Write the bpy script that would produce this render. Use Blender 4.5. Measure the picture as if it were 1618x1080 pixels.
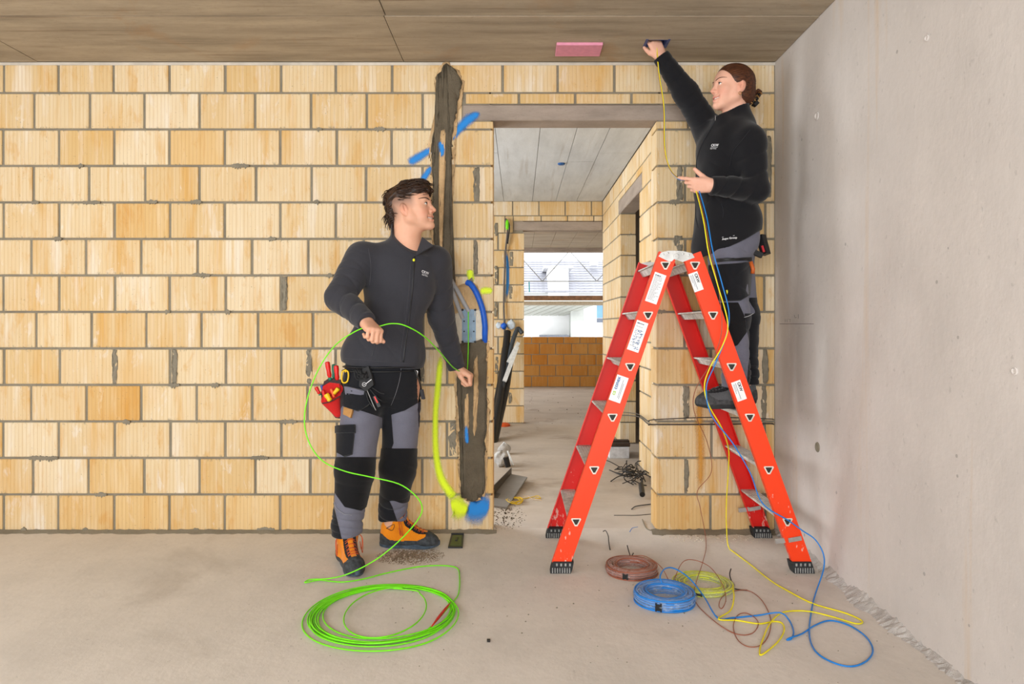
import bpy, bmesh, math, random
import numpy as np
from mathutils import Vector, Matrix, Euler
from mathutils.bvhtree import BVHTree

for _o in list(bpy.data.objects):
    bpy.data.objects.remove(_o)
scene = bpy.context.scene
C = scene.collection
R = math.radians
random.seed(7)
rng = np.random.default_rng(11)

# ------------------------------------------------------------------ camera
FPX = 1078.67            # focal length in pixels of a 1618 px wide frame (24 mm on 36 mm)
VX, VY = 820.0, 515.0    # vanishing point of the depth direction
HC = 1.1265              # camera height
D = 3.74                 # distance of the brick wall
CEIL = 2.572
cam_d = bpy.data.cameras.new('camera')
cam = bpy.data.objects.new('camera', cam_d)
C.objects.link(cam)
cam.location = (0, 0, HC)
cam.rotation_euler = (math.pi / 2, 0, 0)
cam_d.sensor_width = 36.0
cam_d.lens = 24.0
cam_d.shift_x = -(VX - 809.0) / 1618.0
cam_d.shift_y = -(540.0 - VY) / 1618.0
cam_d.clip_start = 0.05
cam_d.clip_end = 200
scene.camera = cam

# ------------------------------------------------------------------ light
vs = scene.view_settings
vs.view_transform = 'Standard'
vs.look = 'None'
vs.gamma = 1.0
vs.use_curve_mapping = False
vs.exposure = 0.0

world = bpy.data.worlds.new('overcast_sky')
scene.world = world
world.use_nodes = True
wn = world.node_tree.nodes['Background']
wn.inputs['Color'].default_value = (0.93, 0.96, 1.0, 1)
wn.inputs['Strength'].default_value = 3.0


def window_light(name, loc, rot, sx, sy, watts, col=(0.965, 0.995, 1.0)):
    ld = bpy.data.lights.new(name, 'AREA')
    ld.shape = 'RECTANGLE'
    ld.size, ld.size_y = sx, sy
    ld.energy = watts
    ld.color = col
    lo = bpy.data.objects.new(name, ld)
    C.objects.link(lo)
    lo.location = loc
    lo.rotation_euler = rot
    return lo


# daylight entering through the glazed openings of the room (behind and left of the photographer)
window_light('daylight_rear_window', (-1.0, -2.72, 1.45), (R(90), 0, 0), 3.8, 2.0, 190)
window_light('daylight_left_window', (-4.22, 0.6, 1.5), (R(90), 0, R(-90)), 2.6, 1.9, 38)
# daylight of the rooms beyond the doorway
window_light('daylight_corridor_window', (-2.55, 5.6, 1.45), (R(90), 0, R(-90)), 1.9, 1.9, 105, (0.93, 0.98, 1.0))
window_light('daylight_far_room', (-2.3, 10.6, 1.5), (R(90), 0, R(-90)), 2.6, 1.7, 80, (0.95, 0.98, 1.0))
window_light('daylight_side_room', (2.6, 6.1, 1.5), (R(90), 0, R(90)), 1.2, 1.2, 3, (1.0, 0.97, 0.93))


# ------------------------------------------------------------------ pixel helper (reads sizes off the photograph)
def P(px, py, y):
    return np.array([(px - VX) * y / FPX, y, HC + (VY - py) * y / FPX])


def W(px):                       # x on the brick wall plane
    return (px - VX) * D / FPX


def WZ(py):                      # z on the brick wall plane
    return HC + (VY - py) * D / FPX


def FL(px, py, z=0.0):           # point on the floor (or at height z)
    y = (HC - z) * FPX / (py - VY)
    return np.array([(px - VX) * y / FPX, y, z])


# ------------------------------------------------------------------ tags
def tag(o, label=None, cat=None, group=None, kind=None):
    if label: o['label'] = label
    if cat: o['category'] = cat
    if group: o['group'] = group
    if kind: o['kind'] = kind
    return o


def empty(name, loc=(0, 0, 0), rz=0.0):
    o = bpy.data.objects.new(name, None)
    o.empty_display_size = 0.05
    C.objects.link(o)
    o.location = loc
    o.rotation_euler = (0, 0, rz)
    return o


def link(name, me, mat=None, parent=None):
    o = bpy.data.objects.new(name, me)
    C.objects.link(o)
    if mat is not None and len(me.materials) == 0:
        me.materials.append(mat)
    if parent is not None:
        o.parent = parent
        # geometry is given in world space unless the caller moves the object
        o.matrix_parent_inverse = Matrix.Translation(-Vector(parent.location)) if parent.rotation_euler.z == 0 else Matrix.Identity(4)
    return o


# ------------------------------------------------------------------ mesh builder
def nrm(v):
    v = np.asarray(v, float)
    return v / max(1e-12, np.linalg.norm(v))


def frame_from(d, up=(0, 0, 1)):
    d = nrm(d)
    up = np.asarray(up, float)
    if abs(np.dot(d, up)) > 0.97:
        up = np.array([1.0, 0, 0])
    s = nrm(np.cross(d, up))
    u = np.cross(s, d)
    return d, s, u


def spline(pts, n=8, closed=False):
    """Catmull-Rom through pts"""
    p = [np.asarray(q, float) for q in pts]
    out = []
    m = len(p)
    rngi = range(m) if closed else range(m - 1)
    for i in rngi:
        if closed:
            a, b, c, d = p[i - 1], p[i], p[(i + 1) % m], p[(i + 2) % m]
        else:
            b, c = p[i], p[i + 1]
            a = p[i - 1] if i > 0 else 2 * b - c
            d = p[i + 2] if i + 2 < m else 2 * c - b
        for k in range(n):
            t = k / n
            out.append(0.5 * ((2 * b) + (c - a) * t + (2 * a - 5 * b + 4 * c - d) * t * t + (3 * b - a - 3 * c + d) * t ** 3))
    if not closed:
        out.append(p[-1])
    return out


class MB:
    def __init__(self):
        self.v, self.f = [], []

    def add(self, vs_, fs_):
        b = len(self.v)
        self.v += [tuple(float(c) for c in q) for q in vs_]
        self.f += [tuple(b + i for i in q) for q in fs_]
        return self

    def box(self, lo, hi, M=None):
        x0, y0, z0 = lo
        x1, y1, z1 = hi
        vv = [(x0, y0, z0), (x1, y0, z0), (x1, y1, z0), (x0, y1, z0), (x0, y0, z1), (x1, y0, z1), (x1, y1, z1), (x0, y1, z1)]
        if M is not None:
            vv = [M @ Vector(q) for q in vv]
        return self.add(vv, [(0, 3, 2, 1), (4, 5, 6, 7), (0, 1, 5, 4), (1, 2, 6, 5), (2, 3, 7, 6), (3, 0, 4, 7)])

    def obox(self, c, ax, ay, az, hx, hy, hz):
        """oriented box: centre, three unit axes, half sizes"""
        c, ax, ay, az = [np.asarray(q, float) for q in (c, ax, ay, az)]
        vv = []
        for sz in (-1, 1):
            for sx, sy in ((-1, -1), (1, -1), (1, 1), (-1, 1)):
                vv.append(c + ax * hx * sx + ay * hy * sy + az * hz * sz)
        return self.add(vv, [(0, 3, 2, 1), (4, 5, 6, 7), (0, 1, 5, 4), (1, 2, 6, 5), (2, 3, 7, 6), (3, 0, 4, 7)])

    def bar(self, a, b, w, t, up=(0, 0, 1)):
        a, b = np.asarray(a, float), np.asarray(b, float)
        d, s, u = frame_from(b - a, up)
        return self.obox((a + b) / 2, d, s, u, np.linalg.norm(b - a) / 2, w / 2, t / 2)

    def bevbox(self, lo, hi, b=0.004):
        """box with chamfered vertical + horizontal edges (24 verts)"""
        lo, hi = np.asarray(lo, float), np.asarray(hi, float)
        c = (lo + hi) / 2
        h = (hi - lo) / 2
        vv, idx = [], {}
        for sx in (-1, 1):
            for sy in (-1, 1):
                for sz in (-1, 1):
                    for ax in range(3):
                        q = np.array([sx, sy, sz], float) * (h - b)
                        q[ax] = (sx, sy, sz)[ax] * h[ax]
                        idx[(sx, sy, sz, ax)] = len(vv)
                        vv.append(c + q)
        ff = []

        def face(ids):
            p = [np.asarray(vv[i]) for i in ids]
            n = np.cross(p[1] - p[0], p[2] - p[0])
            m = sum(p) / len(p) - c
            ff.append(tuple(ids) if np.dot(n, m) > 0 else tuple(reversed(ids)))
        for ax in range(3):
            o1, o2 = [a for a in range(3) if a != ax]
            for s in (-1, 1):
                ids = []
                for a, b2 in ((-1, -1), (1, -1), (1, 1), (-1, 1)):
                    k = [0, 0, 0]
                    k[ax], k[o1], k[o2] = s, a, b2
                    ids.append(idx[(k[0], k[1], k[2], ax)])
                face(ids)
            for a in (-1, 1):
                for b2 in (-1, 1):
                    k0, k1 = [0, 0, 0], [0, 0, 0]
                    k0[ax], k1[ax] = -1, 1
                    k0[o1] = k1[o1] = a
                    k0[o2] = k1[o2] = b2
                    face([idx[(*k0, o1)], idx[(*k1, o1)], idx[(*k1, o2)], idx[(*k0, o2)]])
        for sx in (-1, 1):
            for sy in (-1, 1):
                for sz in (-1, 1):
                    face([idx[(sx, sy, sz, a)] for a in range(3)])
        return self.add(vv, ff)

    def tube(self, pts, r, n=8, caps=True, up=(0, 0, 1), flat=1.0):
        pts = [np.asarray(p, float) for p in pts]
        m = len(pts)
        rs = [r] * m if np.isscalar(r) else list(r)
        rings, prev = [], None
        for i in range(m):
            t = pts[min(i + 1, m - 1)] - pts[max(i - 1, 0)]
            if np.linalg.norm(t) < 1e-9:
                t = np.array([0, 0, 1.0])
            t = nrm(t)
            if prev is None:
                _, s, u = frame_from(t, up)
            else:
                s = prev - t * np.dot(prev, t)
                s = nrm(s) if np.linalg.norm(s) > 1e-6 else frame_from(t, up)[1]
                u = np.cross(s, t)
            prev = s
            rings.append([pts[i] + rs[i] * (math.cos(2 * math.pi * k / n) * s + flat * math.sin(2 * math.pi * k / n) * u) for k in range(n)])
        vv = [q for rg in rings for q in rg]
        ff = []
        for i in range(m - 1):
            for k in range(n):
                k2 = (k + 1) % n
                ff.append((i * n + k, (i + 1) * n + k, (i + 1) * n + k2, i * n + k2))
        if caps:
            ff.append(tuple(range(n)))
            ff.append(tuple(reversed(range((m - 1) * n, m * n))))
        return self.add(vv, ff)

    def lathe(self, prof, c=(0, 0, 0), n=24, axis=None):
        """prof: list of (r, h); axis default z"""
        c = np.asarray(c, float)
        if axis is None:
            s, u, d = np.array([1.0, 0, 0]), np.array([0, 1.0, 0]), np.array([0, 0, 1.0])
        else:
            d, s, u = frame_from(axis)
        vv, ff = [], []
        for (r, h) in prof:
            for k in range(n):
                a = 2 * math.pi * k / n
                vv.append(c + d * h + r * (math.cos(a) * s + math.sin(a) * u))
        for i in range(len(prof) - 1):
            for k in range(n):
                k2 = (k + 1) % n
                ff.append((i * n + k, i * n + k2, (i + 1) * n + k2, (i + 1) * n + k))
        ff.append(tuple(reversed(range(n))))
        ff.append(tuple(range((len(prof) - 1) * n, len(prof) * n)))
        return self.add(vv, ff)

    def prism(self, poly, o, ax, ay, d):
        """polygon (list of 2D) in the plane o + ax*u + ay*v, extruded by vector d"""
        o, ax, ay, d = [np.asarray(q, float) for q in (o, ax, ay, d)]
        n = len(poly)
        a = [o + ax * u + ay * v for u, v in poly]
        vv = a + [q + d for q in a]
        ff = [tuple(reversed(range(n))), tuple(range(n, 2 * n))]
        for k in range(n):
            k2 = (k + 1) % n
            ff.append((k, k2, n + k2, n + k))
        return self.add(vv, ff)

    def blob(self, c, r, seed=0, amp=0.25, nu=12, nv=8):
        """lumpy ellipsoid, r = (rx, ry, rz)"""
        rg = random.Random(seed)
        ph = [rg.uniform(0, 6.28) for _ in range(8)]
        vv, ff = [], []
        for j in range(nv + 1):
            th = math.pi * j / nv
            for i in range(nu):
                a = 2 * math.pi * i / nu
                k = 1 + amp * (0.5 * math.sin(2 * a + ph[0] + 2 * th) + 0.35 * math.sin(3 * a + ph[1]) * math.sin(2 * th + ph[2]) + 0.3 * math.sin(5 * a + ph[3] + 3 * th))
                vv.append((c[0] + r[0] * k * math.sin(th) * math.cos(a), c[1] + r[1] * k * math.sin(th) * math.sin(a), c[2] + r[2] * k * math.cos(th)))
        for j in range(nv):
            for i in range(nu):
                i2 = (i + 1) % nu
                ff.append((j * nu + i, (j + 1) * nu + i, (j + 1) * nu + i2, j * nu + i2))
        return self.add(vv, ff)

    def mesh(self, name, smooth=False, fix=True):
        me = bpy.data.meshes.new(name)
        me.from_pydata(self.v, [], self.f)
        if fix:
            bm = bmesh.new()
            bm.from_mesh(me)
            bmesh.ops.remove_doubles(bm, verts=bm.verts, dist=1e-6)
            bmesh.ops.recalc_face_normals(bm, faces=bm.faces)
            bm.to_mesh(me)
            bm.free()
        me.update()
        if smooth:
            me.polygons.foreach_set('use_smooth', [True] * len(me.polygons))
            if smooth is not True:
                me.set_sharp_from_angle(angle=R(smooth))
        return me

    def build(self, name, mat=None, parent=None, smooth=False, fix=True):
        return link(name, self.mesh(name, smooth, fix), mat, parent)


# ------------------------------------------------------------------ materials
MAT = {}


def srgb(r, g, b):
    f = lambda c: (c / 255 / 12.92) if c / 255 <= 0.04045 else ((c / 255 + 0.055) / 1.055) ** 2.4
    return (f(r), f(g), f(b), 1.0)


class NT:
    """small node-tree helper"""
    def __init__(self, name):
        self.m = bpy.data.materials.new(name)
        self.m.use_nodes = True
        self.t = self.m.node_tree
        self.b = self.t.nodes['Principled BSDF']
        MAT[name] = self.m

    def n(self, typ, **kw):
        nd = self.t.nodes.new(typ)
        for k, v in kw.items():
            setattr(nd, k, v)
        return nd

    def put(self, sock, v):
        if hasattr(v, 'is_output') or isinstance(v, bpy.types.NodeSocket):
            self.t.links.new(v, sock)
        else:
            sock.default_value = v

    def math(self, op, a, b=None, clamp=False):
        nd = self.n('ShaderNodeMath', operation=op, use_clamp=clamp)
        self.put(nd.inputs[0], a)
        if b is not None:
            self.put(nd.inputs[1], b)
        return nd.outputs[0]

    def mix(self, fac, a, b, mode='MIX'):
        nd = self.n('ShaderNodeMix', data_type='RGBA', blend_type=mode)
        self.put(nd.inputs[0], fac)
        self.put(nd.inputs[6], a)
        self.put(nd.inputs[7], b)
        return nd.outputs[2]

    def ramp(self, fac, stops):
        nd = self.n('ShaderNodeValToRGB')
        e = nd.color_ramp.elements
        while len(e) < len(stops):
            e.new(0.5)
        for q, (p, c) in zip(e, stops):
            q.position = p
            q.color = c if len(c) == 4 else (*c, 1)
        self.put(nd.inputs[0], fac)
        return nd.outputs[0]

    def step(self, fac, lo, hi):
        nd = self.n('ShaderNodeMapRange', clamp=True)
        self.put(nd.inputs[0], fac)
        nd.inputs[1].default_value = lo
        nd.inputs[2].default_value = hi
        return nd.outputs[0]

    def coord(self, kind='Object'):
        if kind == 'Position':
            return self.n('ShaderNodeNewGeometry').outputs['Position']
        return self.n('ShaderNodeTexCoord').outputs[kind]

    def mapping(self, vec, scale=(1, 1, 1), loc=(0, 0, 0), rot=(0, 0, 0)):
        nd = self.n('ShaderNodeMapping')
        self.put(nd.inputs[0], vec)
        nd.inputs['Scale'].default_value = scale
        self.put(nd.inputs['Location'], loc)
        nd.inputs['Rotation'].default_value = rot
        return nd.outputs[0]

    def noise(self, vec, scale=5, detail=4, rough=0.55, dist=0.0):
        nd = self.n('ShaderNodeTexNoise')
        self.put(nd.inputs['Vector'], vec)
        nd.inputs['Scale'].default_value = scale
        nd.inputs['Detail'].default_value = detail
        nd.inputs['Roughness'].default_value = rough
        nd.inputs['Distortion'].default_value = dist
        return nd.outputs[0]

    def bump(self, h, strength=0.3, dist=0.01):
        nd = self.n('ShaderNodeBump')
        nd.inputs['Strength'].default_value = strength
        nd.inputs['Distance'].default_value = dist
        self.put(nd.inputs['Height'], h)
        self.put(self.b.inputs['Normal'], nd.outputs[0])
        return nd.outputs[0]

    def base(self, c):
        self.put(self.b.inputs['Base Color'], c)
        return self

    def set(self, **kw):
        for k, v in kw.items():
            self.put(self.b.inputs[k.replace('_', ' ')], v)
        return self


def simple(name, rgb, rough=0.6, metal=0.0, var=0.12, scale=30, bump=0.0, spec=0.4, bscale=None):
    t = NT(name)
    c = srgb(*rgb)
    co = t.coord('Object')
    nz = t.noise(co, scale, 3)
    dark = tuple(q * (1 - var * 1.6) for q in c[:3]) + (1,)
    lite = tuple(min(1, q * (1 + var)) for q in c[:3]) + (1,)
    t.base(t.ramp(nz, [(0.3, dark), (0.7, lite)]))
    t.set(Roughness=rough, Metallic=metal, Specular_IOR_Level=spec)
    if bump:
        t.bump(t.noise(co, bscale or scale * 6, 2), bump, 0.004)
    return t.m


def make_brick_mat(name, tint=(1, 1, 1), dark=1.0):
    t = NT(name)
    tc = t.n('ShaderNodeTexCoord')
    ob = tc.outputs['Object']
    sx = t.n('ShaderNodeSeparateXYZ'); t.put(sx.inputs[0], ob)
    sn = t.n('ShaderNodeSeparateXYZ'); t.put(sn.inputs[0], tc.outputs['Normal'])
    rnd = t.n('ShaderNodeObjectInfo').outputs['Random']
    # offset of the pattern from brick to brick
    cm = t.n('ShaderNodeCombineXYZ')
    t.put(cm.inputs[0], t.math('MULTIPLY', rnd, 37.0))
    t.put(cm.inputs[1], t.math('MULTIPLY', rnd, 91.0))
    t.put(cm.inputs[2], t.math('MULTIPLY', rnd, 53.0))
    ad = t.n('ShaderNodeVectorMath', operation='ADD'); t.put(ad.inputs[0], ob); t.put(ad.inputs[1], cm.outputs[0])
    loc = ad.outputs[0]
    pos = t.coord('Position')

    def col(r, g, b):
        c = srgb(r, g, b)
        return tuple(c[i] * tint[i] * dark * .93 for i in range(3)) + (1,)
    wide = t.noise(t.mapping(loc, (9, 9, 1.1)), 1.0, 5, 0.6)
    fine = t.noise(t.mapping(loc, (60, 60, 1.6)), 1.0, 3, 0.6)
    base = t.ramp(rnd, [(0.0, col(222, 197, 156)), (0.25, col(228, 206, 168)), (0.5, col(220, 190, 142)), (0.75, col(232, 213, 180)), (1.0, col(217, 184, 130))])
    wide2 = t.noise(t.mapping(loc, (14, 14, 5)), 1.0, 5, 0.65, .4)
    c = t.mix(t.math('MULTIPLY', t.step(wide, 0.54, 0.70), .8), base, col(214, 166, 92))
    c = t.mix(t.math('MULTIPLY', t.step(wide2, 0.56, 0.66), .45), c, col(212, 160, 84))
    c = t.mix(t.math('MULTIPLY', t.step(wide2, 0.40, 0.33), .55), c, col(236, 226, 212))
    c = t.mix(t.math('MULTIPLY', t.step(wide, 0.44, 0.34), 0.6), c, col(238, 228, 212))
    c = t.mix(t.math('MULTIPLY', t.step(fine, 0.5, 0.75), 0.22), c, col(206, 162, 100))
    c = t.mix(t.math('MULTIPLY', t.step(fine, 0.48, 0.3), 0.22), c, col(244, 234, 218))
    big = t.noise(pos, 1.3, 3, 0.5)
    c = t.mix(t.math('MULTIPLY', t.step(big, 0.54, 0.68), 0.45), c, col(216, 166, 84))
    # ribs of the extruded clay
    ny = t.math('ABSOLUTE', sn.outputs[1])
    sel = t.math('GREATER_THAN', ny, 0.5)
    rx = t.mix(sel, sx.outputs[1], sx.outputs[0])
    fr = t.math('FRACT', t.math('ADD', t.math('MULTIPLY', rx, 1 / 0.0206), t.math('MULTIPLY', rnd, 7.3)))
    tri = t.math('ABSOLUTE', t.math('SUBTRACT', fr, 0.5))
    groove = t.step(tri, 0.09, 0.02)
    nz_ = t.math('LESS_THAN', t.math('ABSOLUTE', sn.outputs[2]), 0.5)
    groove = t.math('MULTIPLY', groove, nz_)
    c = t.mix(t.math('MULTIPLY', groove, 0.36), c, col(186, 138, 82))
    # mortar that ran over the edges
    ez = t.step(t.math('ABSOLUTE', sx.outputs[2]), 0.078, 0.096)
    sp = t.noise(t.mapping(loc, (75, 75, 30)), 1.0, 3, 0.6)
    c = t.mix(t.math('MULTIPLY', t.math('MULTIPLY', ez, t.step(sp, 0.58, 0.64)), 0.75), c, srgb(128, 118, 102))
    spk = t.noise(loc, 120, 2)
    c = t.mix(t.math('MULTIPLY', t.step(spk, 0.71, 0.74), 0.6), c, srgb(120, 108, 92))
    t.base(c)
    t.set(Roughness=0.85, Specular_IOR_Level=0.2)
    hgt = t.math('SUBTRACT', t.math('MULTIPLY', t.noise(loc, 90, 3), 0.35), groove)
    t.bump(hgt, 0.35, 0.003)
    return t.m


def make_concrete(name, rgb, var=0.2, stain=(0.4, 0.3, 0.2), stretch=(1, 1, 1), rough=0.85, pits=0.0, streak=None, fine=0.5, blot=None, streak_scale=(9, 9, .35), bump=0.25, speck=0.3, blend=None):
    t = NT(name)
    pos = t.coord('Position')
    c0 = srgb(*rgb)
    lo = tuple(q * (1 - var * 1.2) for q in c0[:3]) + (1,)
    hi = tuple(min(1, q * (1 + var)) for q in c0[:3]) + (1,)
    a = t.noise(t.mapping(pos, stretch), 2.2, 6, 0.62)
    c = t.ramp(a, [(0.25, lo), (0.5, c0), (0.78, hi)])
    f = t.noise(t.mapping(pos, tuple(s * 14 for s in stretch)), 2.0, 4, 0.65)
    c = t.mix(t.math('MULTIPLY', t.step(f, 0.5, 0.8), fine), c, lo)
    if streak:
        s = t.noise(t.mapping(pos, streak_scale), 1.0, 4, 0.6)
        c = t.mix(t.math('MULTIPLY', t.step(s, 0.58, 0.72), streak[1]), c, srgb(*streak[0]))
    if blot:
        s = t.noise(pos, blot[2], 5, 0.6, 0.6)
        c = t.mix(t.math('MULTIPLY', t.step(s, 0.58, 0.68), blot[1]), c, srgb(*blot[0]))
    sp = t.noise(t.mapping(pos, stretch if max(stretch) < 2 else (1, 1, 1)), 48, 3, 0.6)
    c = t.mix(t.math('MULTIPLY', t.step(sp, 0.66, 0.72), speck), c, tuple(q * 0.5 for q in c0[:3]) + (1,))
    sp2 = t.noise(pos, 34, 4, 0.7)
    c = t.mix(t.math('MULTIPLY', t.step(sp2, 0.62, 0.74), speck), c, tuple(min(1, q * 1.3) for q in c0[:3]) + (1,))
    h = f
    if pits:
        vz = t.n('ShaderNodeTexVoronoi'); vz.inputs['Scale'].default_value = 13.0
        t.put(vz.inputs['Vector'], t.mapping(pos, (1, 1, 1)))
        wn_ = t.n('ShaderNodeTexWhiteNoise'); t.put(wn_.inputs['Vector'], vz.outputs['Color'])
        rad = t.math('MULTIPLY', t.math('POWER', wn_.outputs['Value'], 5.0), pits)
        pit = t.math('LESS_THAN', vz.outputs['Distance'], rad)
        c = t.mix(t.math('MULTIPLY', pit, 0.55), c, tuple(q * 0.42 for q in c0[:3]) + (1,))
        h = t.math('SUBTRACT', f, pit)
    if blend:      # trodden dirt thins out towards the clean slab
        sp_ = t.n('ShaderNodeSeparateXYZ'); t.put(sp_.inputs[0], pos)
        yy = t.math('ADD', sp_.outputs[1], t.math('MULTIPLY', t.math('SUBTRACT', t.noise(pos, 2.6, 5, .6), .5), blend[3]))
        c = t.mix(t.math('MULTIPLY', t.step(yy, blend[2], blend[1]), .9), c, srgb(*blend[0]))
    t.base(c)
    t.set(Roughness=rough, Specular_IOR_Level=0.25)
    t.bump(h, bump, 0.006)
    return t.m

# ================================================================== setting: materials
brick_m = make_brick_mat('brick_clay')
brick_or = make_brick_mat('brick_clay_orange', tint=(0.95, 0.83, 0.62))
brick_dk = make_brick_mat('brick_clay_shaded', tint=(0.76, 0.46, 0.18), dark=0.86)  # deep orange, darkened: shade on the far parapet is put into the colour
mortar_m = make_concrete('mortar_grey', (134, 126, 110), 0.2, stretch=(3, 3, 3), bump=0.5)
fresh_m = make_concrete('mortar_fresh', (104, 94, 78), 0.22, stretch=(6, 6, 6), bump=0.9)
wallc_m = make_concrete('concrete_wall', (206, 199, 194), 0.10, stretch=(1, 1, 0.7), pits=0.13, streak=((206, 176, 138), 0.5), fine=0.3)
floor_m = make_concrete('concrete_floor', (214, 207, 199), 0.12, stretch=(1, .8, 1), blot=((150, 138, 124), 0.28, 1.1), fine=0.5, bump=0.25, speck=.4)
ceil_m = make_concrete('concrete_ceiling', (168, 154, 134), 0.28, stretch=(0.7, 5, 1), streak=((112, 94, 74), 0.55), streak_scale=(1.4, 34, 1), fine=0.6, blot=((168, 120, 66), 0.25, 2.2))
ceil2_m = make_concrete('concrete_ceiling_corridor', (198, 202, 206), 0.14, stretch=(4, 0.8, 1), streak=((150, 140, 128), 0.4), streak_scale=(18, .7, 1), fine=0.45)
lintel_m = make_concrete('concrete_lintel', (158, 144, 132), 0.2, stretch=(2, 2, 8), fine=0.5)
white_m = simple('white_render', (236, 236, 234), 0.8, var=0.03, scale=2)
black_pl = simple('black_plastic', (26, 26, 28), 0.45, var=0.2, scale=60)
steel_m = simple('galvanised_steel', (150, 150, 148), 0.4, 0.8, var=0.15, scale=40)
wood_m = simple('weathered_timber', (120, 84, 54), 0.8, var=0.3, scale=12)


def struct(name, mb, mat, parent=None, smooth=False):
    o = mb.build(name, mat, parent, smooth)
    if parent is None:
        o['kind'] = 'structure'
    return o


XL, XR, YB = -4.2, 1.404, -2.75
# floor
struct('floor', MB().box((XL - .3, YB - .3, -.2), (XR + .4, D + .07, 0.0)), floor_m)
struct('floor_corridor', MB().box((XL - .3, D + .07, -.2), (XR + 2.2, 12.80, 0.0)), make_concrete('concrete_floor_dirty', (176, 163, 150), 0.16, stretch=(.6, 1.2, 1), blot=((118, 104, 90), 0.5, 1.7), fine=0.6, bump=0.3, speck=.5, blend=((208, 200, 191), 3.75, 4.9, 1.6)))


def rect_with_hole(mb, x0, x1, y0, y1, z0, z1, hole=None):
    if hole is None or hole[0] >= x1 or hole[1] <= x0 or hole[2] >= y1 or hole[3] <= y0:
        return mb.box((x0, y0, z0), (x1, y1, z1))
    a, b, c, d = max(hole[0], x0), min(hole[1], x1), max(hole[2], y0), min(hole[3], y1)
    if a > x0: mb.box((x0, y0, z0), (a, y1, z1))
    if b < x1: mb.box((b, y0, z0), (x1, y1, z1))
    if c > y0: mb.box((a, y0, z0), (b, c, z1))
    if d < y1: mb.box((a, d, z0), (b, y1, z1))
    return mb


HOLE = (0.652, 0.752, 3.445, 3.535)
mb = MB()
rect_with_hole(mb, XL - .3, XR + 2.2, YB - .3, 12.72, CEIL + .014, CEIL + .30, HOLE)
ceiling = struct('ceiling', mb, ceil_m)
# formwork panels printed into the concrete: each sheet a slightly proud piece
ys = [3.735, 3.18, 2.60, 2.02, 1.44, .86, .28, -.3, -.88, -1.46, -2.04, -2.7]
for j in range(len(ys) - 1):
    xs_ = [XR - .001, -.63, -2.63, XL] if j % 2 == 0 else [XR - .001, -.62, -2.62, XL]
    for i in range(len(xs_) - 1):
        mb = MB()
        dz = random.uniform(0, .004)
        rect_with_hole(mb, xs_[i + 1] + .002, xs_[i] - .002, ys[j + 1] + .005, ys[j] - .005, CEIL - dz, CEIL + .015, HOLE)
        mb.build('panel', ceil_m, ceiling)
x = 0.965
k = 0
while x > -2.6:
    w = (.30, .24, .27, .33)[k % 4]
    y0 = 3.892
    for (a, b) in ((3.892, 5.7 + .3 * (k % 2)), (5.7 + .3 * (k % 2), 7.898)):
        MB().box((x - w + .002, a + .002, CEIL - random.uniform(0, .003)), (x - .002, b - .002, CEIL + .015)).build('panel', ceil2_m, ceiling)
    x -= w
    k += 1
for i in range(12):
    MB().box((-2.4 + i * .33 + .002, 8.052, CEIL - random.uniform(0, .003)), (-2.4 + (i + 1) * .33 - .002, 12.70, CEIL + .015)).build('panel', ceil_m, ceiling)

# ---------------------------------------------------------------- bricks
_bm_cache = {}


def brick_mesh(w, t, h):
    key = (round(w, 3), round(t, 3), round(h, 3))
    if key not in _bm_cache:
        _bm_cache[key] = MB().bevbox((-w / 2, -t / 2, -h / 2), (w / 2, t / 2, h / 2), 0.0028).mesh('brick')
        _bm_cache[key].materials.append(None)
    return _bm_cache[key]


_mats_by = {}


def brick(parent, c, w, t, h, side=False, mat=None):
    mat = mat or brick_m
    key = (round(w, 3), round(t, 3), round(h, 3), mat.name)
    if key not in _mats_by:
        me = MB().bevbox((-w / 2, -t / 2, -h / 2), (w / 2, t / 2, h / 2), 0.0028).mesh('brick')
        me.materials.append(mat)
        _mats_by[key] = me
    o = bpy.data.objects.new('brick', _mats_by[key])
    C.objects.link(o)
    o.location = c
    if side:
        o.rotation_euler = (0, 0, math.pi / 2)
    o.parent = parent
    return o


G = 0.0135          # joint


def lay_row(parent, plane, y0, th, u0, u1, z0, z1, joints, mat=None, gap=G, alt=0.0):
    """bricks between u0 and u1; plane 'y' = facing the camera at y0, 'x' = facing -x at x0=y0"""
    e = [u0] + [j for j in sorted(joints) if u0 + .03 < j < u1 - .03] + [u1]
    for a, b in zip(e[:-1], e[1:]):
        a2 = a + (gap / 2 if a != u0 else 0)
        b2 = b - (gap / 2 if b != u1 else 0)
        a2, b2 = round(a2, 3), round(b2, 3)
        w = b2 - a2
        if w < .015:
            continue
        d = random.uniform(-.0015, .0015)
        h = z1 - z0
        if plane == 'y':
            brick(parent, ((a2 + b2) / 2, y0 + th / 2 + d, (z0 + z1) / 2), w, th, h, False, brick_or if random.random() < alt else mat)
        else:
            brick(parent, (y0 + th / 2 + d, (a2 + b2) / 2, (z0 + z1) / 2), w, th, h, True, mat)


def rowz(r):
    return .2 * (r - 1) + .0045 + .0060, .2 * r + .0045 - .0060


LW, RW = W(779), W(1037)
ZL0, ZL1 = WZ(190), WZ(165)      # lintel
LX0, LX1 = W(731), W(1088)
# mortar core of the front wall
mb = MB()
mb.box((XL - .2, D + .0055, 0), (LW - .012, D + .146, CEIL + .01))
mb.box((RW + .012, D + .0055, 0), (XR + .3, D + .146, CEIL + .01))
mb.box((LW - .02, D + .0055, ZL1 + .002), (RW + .02, D + .146, CEIL + .01))
wall_back = struct('wall_back', mb, mortar_m)
TH = .15


def jit():
    return random.uniform(-.004, .004)


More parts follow.
